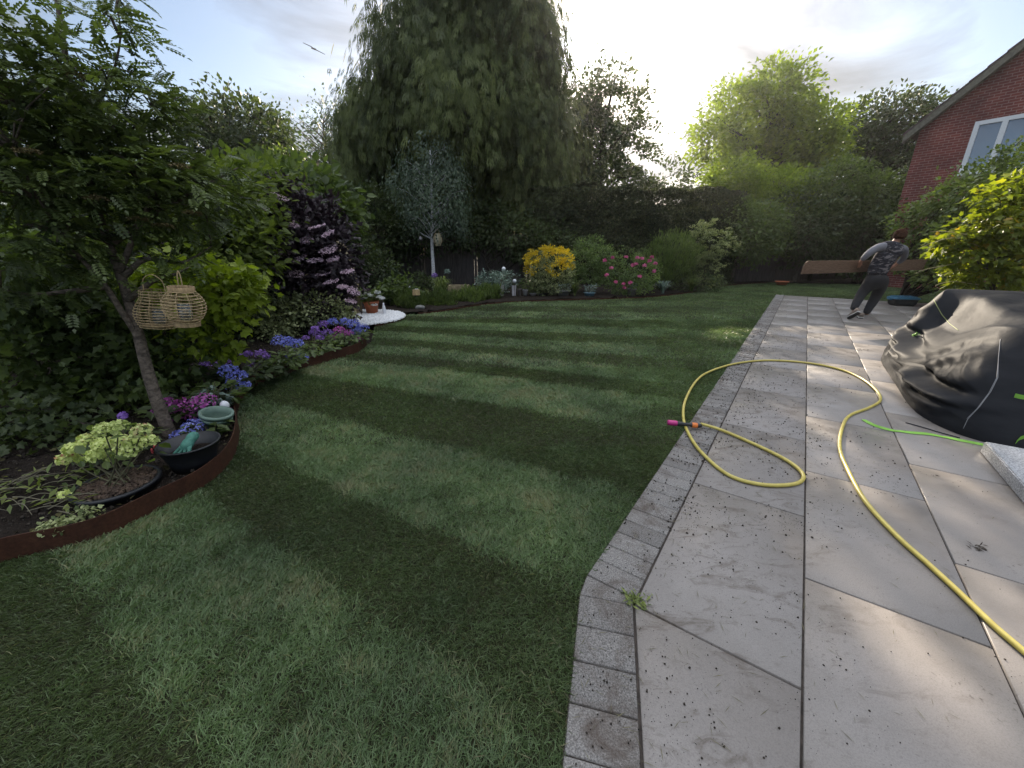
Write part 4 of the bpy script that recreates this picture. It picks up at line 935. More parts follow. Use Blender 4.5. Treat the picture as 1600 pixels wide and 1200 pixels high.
# cut stalks lying on the soil
def stalks():
    t = wthing('cut_stalks', 'heap of pale cut stalks and limp leaves on the soil in the near left corner', 'stalks', G(70, 775, .08))
    mb = MB()
    for i in range(34):
        x, y = random.uniform(-40, 130), random.uniform(735, 800); a = G(x, y, .09+.03*random.random()); th = random.gauss(.25, .5); L = random.uniform(.08, .3)
        b = a+Vector((math.cos(th)*L, math.sin(th)*L, random.uniform(-.02, .03))); m = a.lerp(b, .5)+Vector((0, random.uniform(-.03, .03), .02)); mb.tube(smoothpath([a, m, b], 4), [.0035-.0003*k for k in range(9)], 5)
    mb.obj('stalk', simple('dry_stalk', (.15, .135, .09), .8, 0, .3, 20), t)
    n = 120; P = np.array([G(random.uniform(-30, 150), random.uniform(735, 790), .09+.04*random.random())[:] for _ in range(n)])
    scatter('limp_leaf', T_NARROW, P, rvec(n)*np.array([1, 1, .3]), np.array([0, 0, 1.])+rvec(n)*.5, .069*(.5+RNG.random(n)), LM['blade'], t)['kind'] = 'stuff'
stalks()
n = 260; P = np.array([(G(60+i/n*90+random.gauss(0, 10), 832-i/n*38+random.gauss(0, 5), .09+.02*random.random()))[:] for i in range(n)])
tag(scatter('groundcover', T_OVAL, P, rvec(n), np.array([0, 0, 1.])+rvec(n)*.5, .022*(.6+.8*RNG.random(n)), LM['var']), 'strip of small round-leaved ground cover along the rusty edging, near corner', 'ground cover', kind='stuff')
def leaflitter():
    n = 5200; x = -7+5.2*RNG.random(n); y = .6+7*RNG.random(n); P = np.stack([x, y, .075+.02*RNG.random(n)], 1); P = P[inpoly(P, BEDL)]; n = len(P)
    return scatter('leaf_litter', T_OVAL, P, rvec(n)*np.array([1, 1, .25]), np.array([0, 0, 1.])+rvec(n)*.55, .014+.03*RNG.random(n)**2, leafmat('litter_leaf', (.03, .022, .014), (.09, .085, .04), .1, .7, .2))
tag(leaflitter(), 'fallen leaves and bits scattered over the dark soil of the left bed', 'leaf litter', kind='stuff')
def bedmulch():
    n = 26000; x = -6+4.6*RNG.random(n); y = .6+6.5*RNG.random(n); P = np.stack([x, y, .06+.02*RNG.random(n)], 1); P = P[inpoly(P, BEDL)]; n = len(P)
    return scatter('soil_clods', T_STONE, P, rvec(n), np.array([0, 0, 1.])+rvec(n)*.5, .006+.018*RNG.random(n)**3, MATS['soil_crumb'])
tag(bedmulch(), 'loose dark clods of soil covering the left flower bed', 'soil', kind='stuff')
# ---- wicker lanterns
def lantern(label, cx, cy, Y, prof, hh, collars, hooktop, nr=14, tilt=0.06, group='wicker lanterns hanging in the leaning tree', hw=.06):
    """prof(t)->radius for t 0..1 from bottom to top"""
    wk = MATS['wicker']; c = V(cx, cy, Y); t = wthing('wicker_lantern', label, 'lantern', c, group); M = Matrix.Rotation(tilt, 3, 'Y')
    mb = MB()
    for i in range(nr):
        f = i/(nr-1); r = prof(f); z = -hh/2+hh*f
        mb.tube([c+M @ Vector((r*math.cos(a), r*math.sin(a), z+.002*math.sin(a*3))) for a in [k*math.pi/14 for k in range(29)]], .0030, 5, cap=False)
    mb.obj('wicker_rings', wk, t, True)
    mb = MB()
    for k in range(10):
        a = k*math.pi/5; mb.tube([c+M @ Vector((prof(f)*math.cos(a)*.985, prof(f)*math.sin(a)*.985, -hh/2+hh*f)) for f in [j/10 for j in range(11)]], .0018, 4)
    mb.obj('frame_wire', wk, t, True)
    if collars:
        for z0, z1, rr in ((hh/2, hh/2+.032, prof(1)), (-hh/2-.03, -hh/2, prof(0))):
            mb = MB(); mb.lathe(c, [(rr, z0), (rr, z1), (rr-.006, z1), (rr-.006, z0), (rr, z0)], 32, M=M); mb.obj('collar', MATS['wicker_band'], t, True)
    mb = MB(); zt = hh/2+(.03 if collars else 0); mb.lathe(c, [(0, -hh/2+.005), (prof(0)-.008, -hh/2+.005), (prof(0)-.008, -hh/2+.010), (0, -hh/2+.010)], 24, M=M); mb.obj('base_plate', MATS['wicker_band'], t)
    mb = MB(); mb.tube(smoothpath([c+M @ Vector((-hw, 0, zt-.01)), c+M @ Vector((-hw*.85, 0, zt+hooktop*.65)), c+M @ Vector((0, 0, zt+hooktop)), c+M @ Vector((hw*.85, 0, zt+hooktop*.65)), c+M @ Vector((hw, 0, zt-.01))], 5), .0032, 6); mb.obj('handle', wk, t, True)
    gz = -hh/2+.012; mb = MB(); mb.lathe(c, [(.001, gz), (.034, gz), (.038, gz+.03), (.038, gz+.10), (.035, gz+.10), (.035, gz+.03), (.031, gz+.006), (.001, gz+.006)], 20, M=M); o = mb.obj('glass_jar', MATS['clear_glass'], t, True)
    mb = MB(); mb.lathe(c, [(.001, gz+.007), (.02, gz+.007), (.02, gz+.055), (.001, gz+.058)], 14, M=M); mb.obj('candle', MATS['candle_wax'], t, True)
barkmat('wicker', (.52, .39, .22), 60, .3); barkmat('wicker_band', (.33, .235, .13), 50, .3, (1, 1, .12)); simple('candle_wax', (.62, .45, .2), .5, 0, .05, 10)
gnb = NB('clear_glass'); gnb.set((.8, .85, .9), .06, 0, .6); gnb.b.inputs['Transmission Weight'].default_value = .85; gnb.b.inputs['IOR'].default_value = 1.15
lantern('straight-sided wicker lantern of thin rings, the left one touching the trunk', 247, 482, 2.80, lambda f: .115+.033*math.sin(math.pi*min(1, f*1.3))-.03*f, .245, False, .11, 14, .10, hw=.075)
lantern('round-bellied wicker lantern with solid bands at top and bottom, right of the other', 288, 479, 2.62, lambda f: .056+.062*math.sin(math.pi*(.06+.88*f))**.8, .195, True, .10, 11, .09, hw=.012)
# ---- wooden arch behind the elder
def arch():
    wd = barkmat('arch_timber', (.33, .27, .17), 7, .35, (1, 1, .4)); Y = 8.35
    t = wthing('wooden_arch', 'pale pointed wooden arch half hidden by the purple elder on the white gravel', 'arch', G(518, 494))
    outl = [(562, 497), (558, 470), (553, 440), (548, 420), (540, 395), (528, 376), (512, 362), (496, 372), (482, 392), (474, 420), (468, 460), (464, 497)]
    o = [V(x, y, Y) for x, y in outl]; o[0].z = o[-1].z = .05; o = smoothpath(o, 3); c = V(514, 450, Y)
    vs = []; fs = []
    for p in o:
        d = (p-c); d.y = 0; q = p-d.normalized()*.035
        for a, dy in ((p, -.2), (p, .22), (q, .22), (q, -.2)): vs.append((a.x, a.y+dy, a.z))
    n = len(o)
    for i in range(n-1):
        for k in range(4): fs.append((i*4+k, i*4+(k+1) % 4, i*4+4+(k+1) % 4, i*4+4+k))
    fs += [(0, 1, 2, 3), (n*4-4, n*4-3, n*4-2, n*4-1)]
    mb = MB(); mb.add(vs, fs); mb.obj('arch_frame', wd, t)
    mb = MB(); b0, b1 = V(474, 490, Y), V(553, 490, Y); mb.box(Vector(((b0.x+b1.x)/2, Y-.02, .17)), (abs(b1.x-b0.x), .34, .045)); mb.box(Vector(((b0.x+b1.x)/2, Y-.17, .115)), (abs(b1.x-b0.x), .03, .06)); mb.obj('seat', wd, t)
arch()
def terracotta(name, label, cx, by, Y, r, h, mat, foliage, fmat, heads=None, leafn=120, lr=.2, lh=.25, ls=.08, taper=.72, square=False, group=None, T=T_OVAL, extra=None):
    c = V(cx, by, Y); c.z = .045; t = wthing(name, label, 'potted plant', c, group); mb = MB()
    if square:
        mb.lathe(c, [(0, 0), (r*taper, 0), (r, h), (r, h+.01), (r*.9, h+.01), (r*.85, h-.03), (0, h-.03)], 4, M=Matrix.Rotation(R(45), 3, 'Z'))
    else: mb.lathe(c, [(0, 0), (r*taper, 0), (r*.95, h*.82), (r*1.06, h*.84), (r*1.08, h), (r*.97, h), (r*.9, h*.9), (0, h*.88)], 24)
    mb.obj('pot', mat, t, not square)
    n = leafn
    if n:
        a = RNG.random(n)*6.28; z = RNG.random(n); rr = lr*np.sqrt(RNG.random(n))*(.4+.6*z); P = np.stack([c.x+rr*np.cos(a), c.y+rr*np.sin(a), c.z+h*.9+lh*z], 1)
        D = np.stack([np.cos(a), np.sin(a), np.full(n, .3)], 1)+rvec(n)*.6; scatter('foliage', T, P, D, np.array([0, 0, 1.])+rvec(n)*.6, ls*(.6+.8*RNG.random(n)), fmat, t)
        mb = MB()
        for k in range(6): mb.tube([c+Vector((r*.3*math.cos(k), r*.3*math.sin(k), h*.8)), c+Vector((lr*.6*math.cos(k*1.7), lr*.6*math.sin(k*1.7), h+lh*.8))], .005, 5)
        mb.obj('stem', MATS['stem'], t)
    if heads:
        for (x, y, rr) in heads: flowerhead(t, V(x, y, Y-.1), rr, LM['white'], 60, .035, .5)
    return t
tc_ = simple('terracotta', (.42, .13, .06), .8, 0, .2, 14, .1); pg = simple('pale_grey_pot', (.48, .45, .48), .7, 0, .12, 12)
terracotta('potted_plant', 'terracotta pot of white hydrangeas standing on the white gravel', 582, 492, 8.45, .155, .27, tc_, True, LM['mid'], [(566, 461, .06), (574, 458, .06), (580, 462, .06), (590, 457, .07), (592, 464, .06), (571, 465, .05), (597, 466, .05), (585, 476, .06)], 140, .26, .28, .11)
mb = MB(); c = V(601, 493, 8.3); c.z = .05; mb.lathe(c, [(0, 0), (.035, 0), (.033, .05), (.038, .12), (.025, .18), (.016, .205), (.020, .23), (.001, .245)], 14); tag(mb.obj('bird_statue', MATS['white_ceramic'], None, True), 'small white upright ornament on the gravel right of the terracotta pot', 'ornament')
#SECTION back bed
def bed(name, label, cat, Y, x, y, rx, ry, mat, size, T=T_DIA, ncl=90, nlf=22, rc=.07, lobes=None, group=None, **kw):
    b = [PB(x, y, Y, rx, ry, pxm(rx, Y, y)*.8)]
    for (dx, dy, fx, fy) in (lobes or ((-.45, .15, .6, .75), (.45, .1, .6, .75), (.1, .55, .8, .5))):
        b.append(PB(x+dx*rx, y+dy*ry, Y-.15, rx*fx, ry*fy, pxm(rx*fx, Y, y)*.8))
    bs = Vector((b[0][0].x, Y, .02))
    return tree(name, label, bs, b[0][0], .018, b, ncl, nlf, rc, size, mat, M_['barkd'], cat, group, 14, T, **kw), b
t, b = bed('golden_shrub', 'rounded shrub with golden yellow top and greener base against the dark hedge', 'shrub', 11.9, 858, 425, 38, 36, LM['lime'], .05, ncl=150, rc=.05)
for o in t.children:
    if o.name.startswith('crown'): o.data.materials[0] = LM['var']
zt = V(858, 415, 11.9).z
crown('golden_leaves', [PB(858, 412, 11.9, 39, 26, .6)], 160, 30, .045, .05, LM['yellow'], t, shell=.8, cut=lambda P: P[:, 2] > zt-.16+.12*np.sin(P[:, 0]*9))
bed('shrub', 'pale green airy shrub between the golden shrub and the pink-flowered bush', 'shrub', 12.6, 922, 405, 36, 38, LM['pale'], .055, ncl=240, rc=.07)
t, b = bed('rose_bush', 'bush dotted with bright pink flowers behind the far edge of the lawn', 'bush', 12.1, 985, 425, 42, 38, LM['pale'], .05, ncl=220, rc=.07)
for (x, y) in ((945, 407), (957, 403), (978, 402), (996, 403), (1003, 404), (1018, 402), (988, 415), (994, 413), (1007, 415), (1024, 412), (1022, 424), (955, 419), (962, 441), (974, 444), (975, 450), (1000, 432), (948, 430), (985, 442), (1015, 408)):
    flowerhead(t, V(x, y, 11.45), .045, LM['pink'], 22, .06, .9, name='flower')
bed('shrub', 'upright fresh green shrub with many erect shoots right of the pink-flowered bush', 'shrub', 13.2, 1050, 400, 42, 42, LM['mid'], .10, T=T_NARROW, ncl=220, rc=.09, dirmode='up')
bed('shrub', 'layered shrub with cream-edged leaves standing tall at the right end of the flower bed', 'shrub', 14.2, 1112, 375, 36, 30, LM['cream'], .07, ncl=140, rc=.07, flat=.45, lobes=((-.5, -.5, .5, .5), (.5, .3, .6, .5), (0, 1.3, .6, .9), (-.2, 1.9, .5, .6)))
bed('shrub', 'dark shaded undergrowth shrub below the cream-edged shrub', 'shrub', 13.6, 1075, 440, 60, 18, LM['dark'], .06, ncl=120)
bed('shrub', 'dark leafy shrub filling the gap below the golden shrub', 'shrub', 12.6, 850, 455, 55, 14, LM['dark'], .06, ncl=90)
bed('shrub', 'bushy silver-green shrub behind the pair of tall white pots', 'shrub', 12.4, 770, 440, 24, 20, LM['silver'], .06, ncl=80)
bed('shrub', 'green hydrangea-like bush right of the terracotta pot', 'shrub', 10.0, 624, 452, 28, 22, LM['mid'], .11, T=T_OVAL, ncl=70, nlf=12)
bed('shrub', 'low dark bush in front of the board fence, left of the slim white trunk', 'shrub', 12.6, 655, 440, 24, 14, LM['dark'], .06, ncl=60)
for i, (x, y, rx, Y, lb) in enumerate(((642, 470, 24, 9.6, 'low mound of fine green foliage right of the white gravel'), (688, 468, 26, 10.1, 'low mound of fine green foliage below the slim white trunk'), (735, 462, 26, 10.8, 'low mound of fine green foliage in front of the timber planter'), (765, 457, 20, 11.3, 'low mound of fine green foliage left of the white pots'))):
    bed('lavender_mound', lb, 'plant', Y, x, y, rx, 13, LM['mid'], .085, T=T_NARROW, ncl=130, nlf=20, rc=.05, dirmode='up', group='mounds along the back border')
def grasstuft(name, label, x, by, Y, r, h, n, mat, group=None, lean=.55):
    c = V(x, by, Y); c.z = .03; t = wthing(name, label, 'ornamental grass', c, group); mb = MB(); vs = []; fs = []
    for i in range(n):
        a = random.random()*6.28; l = random.gauss(lean, .2); H = h*random.uniform(.6, 1.1); w = .006+.004*random.random(); d = Vector((math.cos(a), math.sin(a), 0)); s = Vector((-d.y, d.x, 0))*w
        p = [c+d*r*.15*random.random(), c+d*r*.35*l+Vector((0, 0, H*.5)), c+d*r*l+Vector((0, 0, H*.92)), c+d*r*l*1.6+Vector((0, 0, H*(1-.35*l)))]
        o = len(vs); vs += [p[0]-s, p[0]+s, p[1]+s, p[1]-s, p[2]+s*.8, p[2]-s*.8, p[3]]; fs += [(o, o+1, o+2, o+3), (o+3, o+2, o+4, o+5), (o+5, o+4, o+6)]
    me = bpy.data.meshes.new('blades'); me.from_pydata([tuple(v) for v in vs], [], fs); a = me.attributes.new('v', 'FLOAT', 'POINT'); vv = np.repeat(RNG.random(n), 7); a.data.foreach_set('value', vv.astype(np.float32))
    link('blades', me, mat, t)
grasstuft('ornamental_grass', 'tall arching grass with straw tips at the foot of the slim white trunk', 690, 462, 10.9, .32, .62, 220, LM['blade'])
grasstuft('ornamental_grass', 'yellowish clump of blades beside the wicker garden lamp', 664, 476, 10.0, .2, .36, 130, LM['blade'])
grasstuft('ornamental_grass', 'grassy clump at the foot of the cream-edged shrub', 1080, 456, 13.0, .3, .42, 160, LM['blade'])
grasstuft('ornamental_grass', 'bluish spiky clump below the upright green shrub', 1035, 460, 12.4, .28, .4, 140, LM['silver'])
grasstuft('ornamental_grass', 'wiry pale clump right of the pink-flowered bush', 986, 463, 11.9, .14, .34, 110, LM['silver'], lean=.35)
grasstuft('ornamental_grass', 'thin twiggy clump between the stone trough and the blue dish', 898, 465, 11.8, .2, .42, 120, LM['blade'])
# alliums
for (x, yb, yt, Y, m, lb) in ((702, 455, 425, 11.6, 'tan', 'grey seed-head ball on a tall pale stalk right of the slim white trunk'), (682, 452, 431, 11.8, 'violet', 'dull violet allium ball just beside the slim white trunk')):
    c = V(x, yb, Y); c.z = .03; t = wthing('allium', lb, 'flower', c); h = V(x-3, yt, Y); mb = MB(); mb.tube(smoothpath([c, c.lerp(h, .5), h], 3), .009, 6); mb.obj('stem', MATS['stem'], t)
    flowerhead(t, h, .085, LM[m] if m == 'violet' else LM['silver'], 130, .03, 1)
# white pots with olive-like shrubs, and smaller pots
terracotta('potted_shrub', 'tall white pot with a silver-leaved shrub, left of the pot with bare twigs', 784, 467, 11.6, .095, .30, pg, True, LM['silver'], leafn=260, lr=.34, lh=.42, ls=.11, taper=.7, square=True, T=T_NARROW)
terracotta('potted_shrub', 'tall pale pot with bare twigs, right of the silver-leaved potted shrub', 803, 466, 11.7, .09, .28, pg, True, LM['silver'], leafn=60, lr=.2, lh=.36, ls=.08, taper=.75, square=True, T=T_NARROW)
terracotta('potted_plant', 'small dull brown pot squeezed in next to the two tall white pots', 811.5, 466, 11.75, .065, .2, simple('brown_pot', (.22, .18, .17), .8, 0, .1, 10), True, LM['dark'], leafn=30, lr=.1, lh=.15, ls=.06)
terracotta('potted_plant', 'small pale grey pot with a leafy plant left of the low white bowl', 820.5, 466, 11.75, .08, .17, pg, True, LM['mid'], leafn=80, lr=.17, lh=.3, ls=.07)
terracotta('potted_plant', 'low white bowl with a mound of leaves between the small pots and the black dish', 833, 466.5, 11.75, .10, .07, pg, True, LM['mid'], leafn=90, lr=.17, lh=.16, ls=.06)
terracotta('potted_plant', 'shallow black dish on the bed edge left of the stone trough', 846, 466, 11.75, .15, .06, bp_, True, LM['dark'], leafn=70, lr=.16, lh=.14, ls=.06, taper=.5)
st_ = simple('weathered_stone', (.20, .20, .19), .9, 0, .35, 16, .5)
terracotta('stone_planter', 'rough grey stone bowl planted with trailing greenery right of the black dish', 880, 466, 11.7, .2, .16, st_, True, LM['silver'], leafn=170, lr=.3, lh=.2, ls=.05)
terracotta('potted_plant', 'pale blue oval dish with spiky leaves left of the pink-flowered bush', 920.5, 467, 11.7, .16, .09, simple('blue_glaze', (.14, .27, .36), .35, 0, .08, 10), True, LM['silver'], leafn=110, lr=.2, lh=.2, ls=.10, T=T_NARROW, taper=.85)
terracotta('woven_pot', 'pale rope-like pot at the foot of the pink-flowered bush', 985.5, 468, 11.75, .13, .2, barkmat('rope', (.24, .22, .2), 40, .4, (1, 1, 3)), True, LM['silver'], leafn=60, lr=.12, lh=.16, ls=.08)
terracotta('terracotta_bowl', 'low terracotta bowl left of the leaning pale trunk at the far end', 1222, 440, 15.2, .22, .12, tc_, False, None, leafn=0)
# white tealight balls on sticks
for (x, yt, yb, lb) in ((787, 420, 462, 'white ball on a stick rising above the silver-leaved potted shrub'), (804, 439, 455, 'white ball on a short stick above the pot with bare twigs')):
    h = V(x, yt, 11.6); c = Vector((h.x, h.y, .05)); t = wthing('garden_ball', lb, 'ornament', c); mb = MB(); mb.tube([c, h], .006, 6); mb.obj('stick', MATS['stem'], t)
    mb = MB(); mb.lathe(h, [(.001, -.055)]+[(.055*math.sin(a), -.055*math.cos(a)) for a in [R(d) for d in range(20, 180, 20)]]+[(.001, .055)], 16); mb.obj('ball', MATS['white_ceramic'], t, True)
# timber planter, log, big round stone, wicker garden lamp
c = V(717, 457, 11.6); t = wthing('timber_planter', 'low timber planter box behind the fine green mounds', 'planter', Vector((c.x, c.y, .03)))
for dy, nm in ((-.2, 'front_board'), (.2, 'back_board')):
    mb = MB(); mb.box((c.x, c.y+dy, .2), (.5, .03, .3)); mb.obj(nm, MATS['arch_timber'], t)
for dx in (-.265, .265):
    mb = MB(); mb.box((c.x+dx, c.y, .2), (.03, .43, .3)); mb.obj('end_board', MATS['arch_timber'], t)
mb = MB(); mb.box((c.x, c.y, .17), (.5, .37, .24)); mb.obj('potting_soil', M_['soil'], t)
def boulder(name, label, x, y, Y, rx, rz, mat, cat):
    from mathutils import noise
    bm = bmesh.new(); bmesh.ops.create_icosphere(bm, subdivisions=3, radius=1); c = V(x, y, Y); c.z = max(.02+rz*.8, .05)
    for v in bm.verts:
        v.co *= 1+.18*noise.noise(v.co*1.6+Vector((x, 0, 0))); v.co = Vector((v.co.x*rx, v.co.y*rx*.8, v.co.z*rz))+c
    me = bpy.data.meshes.new(name); bm.to_mesh(me); bm.free(); o = link(name, me, mat, None, True); return tag(o, label, cat)
boulder('boulder', 'pale rounded boulder behind the mounds between the gravel and the slim white trunk', 642, 457, 10.7, .26, .22, simple('pale_stone', (.34, .35, .37), .85, 0, .3, 9, .4), 'boulder')
boulder('stone', 'small flat stone at the lawn edge below the wicker garden lamp', 657, 485, 9.25, .12, .05, st_, 'stone')
def gardenlamp(label, x, yb, yt, Y, r, h):
    p = V(x, yt, Y); c = Vector((p.x, p.y, .04)); t = wthing('garden_lamp', label, 'lamp', c)
    mb = MB(); mb.tube([c, p+Vector((0, 0, -h))], .010, 6); mb.obj('stake', bp_, t, True)
    mb = MB(); mb.lathe(p+Vector((0, 0, -h)), [(0, 0), (.035, .005), (r*.6, .03), (r*.6, .04)], 12); mb.obj('cup', bp_, t)
    mb = MB()
    for k in range(9): mb.tube([p+Vector((r*(1-.1*(k/8))*math.cos(a), r*(1-.1*(k/8))*math.sin(a), -h+.04+(h-.04)*k/8)) for a in [j*math.pi/8 for j in range(17)]], h/26, 5, cap=False)
    mb.obj('wicker_shade', MATS['wicker'], t, True)
gardenlamp('wicker-shaded garden lamp on a black stake right of the pale boulder', 650, 480, 453, 9.35, .085, .15)
c = V(549, 508, 7.4); t = wthing('path_light', 'thin black spike light standing at the front of the white gravel', 'lamp', Vector((c.x, c.y, .05))); mb = MB(); mb.tube([Vector((c.x, c.y, .05)), Vector((c.x, c.y, .2))], .009, 6); mb.obj('spike', bp_, t); mb = MB(); mb.lathe((c.x, c.y, .2), [(0, 0), (.035, 0), (.035, .015), (0, .03)], 12); mb.obj('cap', bp_, t)
# lantern and bell on the birch
lc = V(684, 374, 13.35)
t = wthing('paper_lantern', 'small cream hexagonal lantern hanging right of the slim white trunk', 'lantern', lc); cl_ = simple('cream_lantern', (.42, .38, .27), .6, 0, .1, 30)
mb = MB(); mb.lathe(lc, [(.06, -.2), (.075, -.17), (.13, -.06), (.13, .05), (.08, .15), (.07, .18)], 6); mb.obj('shade', cl_, t)
mb = MB()
for a in range(6): mb.tube([lc+Vector((r*math.cos(a*1.047), r*math.sin(a*1.047), z)) for r, z in ((.065, -.2), (.077, -.17), (.132, -.06), (.132, .05), (.082, .15), (.072, .18))], .008, 5)
mb.obj('frame', MATS['wicker'], t)
mb = MB(); mb.tube(smoothpath([lc+Vector((-.05, 0, .17)), lc+Vector((-.04, 0, .27)), lc+Vector((.04, 0, .27)), lc+Vector((.05, 0, .17))], 4), .006, 5); mb.obj('handle', MATS['wicker'], t)
bc = V(657, 372, 13.3); t = wthing('hanging_bell', 'little grey bell hanging on a cord left of the slim white trunk', 'bell', bc)
mb = MB(); mb.lathe(bc, [(.001, .06), (.03, .05), (.045, 0), (.085, -.06), (.08, -.06), (.04, 0), (.001, .04)], 14); mb.obj('bell_body', simple('pewter', (.25, .24, .26), .4, .6, .1, 10), t, True); mb = MB(); mb.tube([bc+Vector((0, 0, .05)), bc+Vector((0, 0, .42))], .005, 5); mb.obj('cord', bp_, t)
# ---- right: evergreen hedge, golden acer
shrub('evergreen_hedge', 'glossy evergreen hedge swelling up in front of the brick house window', 'hedge', [(1445, 350, 10.6, 32, 34, .8), (1490, 330, 10, 40, 42, .8), (1530, 305, 9.4, 42, 46, .8), (1575, 290, 8.8, 48, 58, .8), (1630, 270, 8.2, 50, 66, .8), (1520, 380, 9.2, 60, 50, .8), (1600, 370, 8.2, 66, 60, .8), (1450, 400, 10.4, 34, 36, .7), (1560, 430, 8.6, 90, 34, .6), (1470, 430, 9.6, 40, 20, .5)], 900, 20, .12, .085, LM['privet'], T_OVAL, nl=60, r=.05)
def acer():
    t = shrub('golden_acer', 'golden-green leafed acer with orange tips reaching over the covered furniture', 'tree', [(1608, 290, 6.5, 38, 24, .4), (1590, 320, 6.4, 44, 32, .45), (1555, 355, 6.4, 46, 30, .45), (1520, 385, 6.4, 38, 22, .4), (1580, 400, 6.3, 50, 34, .45), (1545, 432, 6.3, 44, 24, .4), (1640, 330, 6.3, 50, 70, .5), (1490, 378, 6.4, 16, 9, .2), (1500, 425, 6.4, 16, 8, .2)], 300, 17, .085, .085, LM['acer'], T_LOBE, nl=40, flat=.45, up=.9, r=.04)
    mb = MB(); tips = [[(1530, 385), (1495, 372), (1460, 378), (1433, 390)], [(1530, 400), (1490, 412), (1450, 420), (1428, 428)], [(1540, 425), (1500, 422), (1470, 430)], [(1530, 370), (1480, 362), (1455, 362)], [(1530, 445), (1490, 440), (1462, 446), (1470, 452)]]
    for l in tips: q = smoothpath([V(x, y, 6.35) for x, y in l], 5); mb.tube(q, [.008-.006*i/len(q) for i in range(len(q))], 5)
    mb.obj('twig', MATS['twig_pale'], t, True)
simple('twig_pale', (.30, .25, .13), .7, 0, .2, 20)
acer()

#SECTION objects
# ---- hose
def hose():
    pts = [(1094, 665), (1125, 672), (1170, 690), (1220, 714), (1248, 733), (1255, 748), (1237, 757), (1190, 757), (1140, 743), (1102, 713), (1080, 685), (1068, 655), (1071, 625), (1088, 595), (1110, 580), (1150, 568), (1200, 563), (1262, 567), (1312, 577), (1347, 592), (1370, 611), (1375, 626), (1358, 637), (1328, 649), (1316, 668), (1312, 700), (1325, 735), (1352, 783), (1400, 836), (1450, 881), (1500, 927), (1550, 975), (1600, 1018), (1690, 1095), (1800, 1190)]
    P = []
    for i, (x, y) in enumerate(pts): P.append(G(x, y, .0335))
    P[0].z = .05; P[1].z = .038; P[11].z = .034
    mb = MB(); q = smoothpath(P, 7); mb.tube(q, .0118, 12)
    hm = NB('yellow_hose'); f = hm.noise(18, 5); hm.set(hm.ramp(f, [(.3, (.42, .34, .07)), (.7, (.58, .49, .13))]), .38, 0, .5)
    tag(mb.obj('garden_hose', hm.m, None, True), 'yellow garden hose looped across the pale paving and the lawn edge', 'hose')
hose()
def nozzle():
    a = G(1043, 660, .062); b = G(1095, 665.5, .052); d = (b-a).normalized(); L = (b-a).length; t = wthing('hose_nozzle', 'pink, black and orange spray nozzle lying across the yellow hose', 'nozzle', a)
    q = Vector((0, 0, 1)).rotation_difference(d).to_matrix(); blk = MATS['black_plastic']
    def part(nm, prof, mat): mb = MB(); mb.lathe(a, [(r, z*L) for r, z in prof], 18, M=q); mb.obj(nm, mat, t, True)
    part('spray_head', [(.001, 0), (.019, 0), (.022, .03), (.022, .25), (.019, .29)], simple('pink_plastic', (.50, .03, .20), .4, 0, .08, 10))
    part('grip', [(.017, .28), (.019, .32), (.018, .45), (.014, .50), (.015, .70), (.018, .74)], blk)
    part('coupling_ring', [(.018, .735), (.021, .75), (.021, .88), (.017, .90)], simple('orange_plastic', (.70, .18, .03), .4, 0, .08, 10))
    part('connector', [(.016, .895), (.017, .93), (.014, 1.02), (.001, 1.02)], blk)
nozzle()
# ---- toolbox
def crate():
    c = G(1408, 477, .02); t = wthing('tool_crate', 'black plastic crate with a blue slatted lid on the far end of the paving', 'crate', c); M = Matrix.Rotation(R(-12), 3, 'Z')
    def rr(w, d, n=6, r=.05):
        o = []
        for cx, cy_, a0 in ((w-r, d-r, 0), (-w+r, d-r, 90), (-w+r, -d+r, 180), (w-r, -d+r, 270)):
            for k in range(n+1): a = R(a0+90*k/n); o.append((cx+r*math.cos(a), cy_+r*math.sin(a)))
        return o
    def loft(nm, lv, mat):
        mb = MB(); vs = []; fs = []; n = None
        for (w, d, z) in lv:
            ring = rr(w, d); n = len(ring); vs += [tuple(M @ Vector((x, y, z))+c) for x, y in ring]
        for i in range(len(lv)-1):
            for k in range(n): fs.append((i*n+k, i*n+(k+1) % n, (i+1)*n+(k+1) % n, (i+1)*n+k))
        fs.append(tuple(range(n))[::-1]); fs.append(tuple((len(lv)-1)*n+k for k in range(n))); mb.add(vs, fs); mb.obj(nm, mat, t)
    loft('crate_body', [(.20, .13, 0), (.23, .16, .04), (.25, .17, .15), (.255, .175, .155)], bp_)
    bl = simple('blue_plastic', (.05, .16, .26), .4, 0, .1, 10)
    loft('lid', [(.26, .18, .157), (.27, .19, .165), (.26, .18, .2), (.24, .16, .205)], bl)
    mb = MB()
    for k in range(7): mb.box(c+M @ Vector((-.19+.063*k, 0, .215)), (.03, .28, .022), M=M)
    mb.obj('lid_ribs', bl, t); mb = MB(); mb.tube([c+M @ Vector(p) for p in ((-.25, .05, .14), (-.31, .05, .15), (-.31, -.05, .15), (-.25, -.05, .14))], .012, 6); mb.obj('handle', bl, t)
crate()
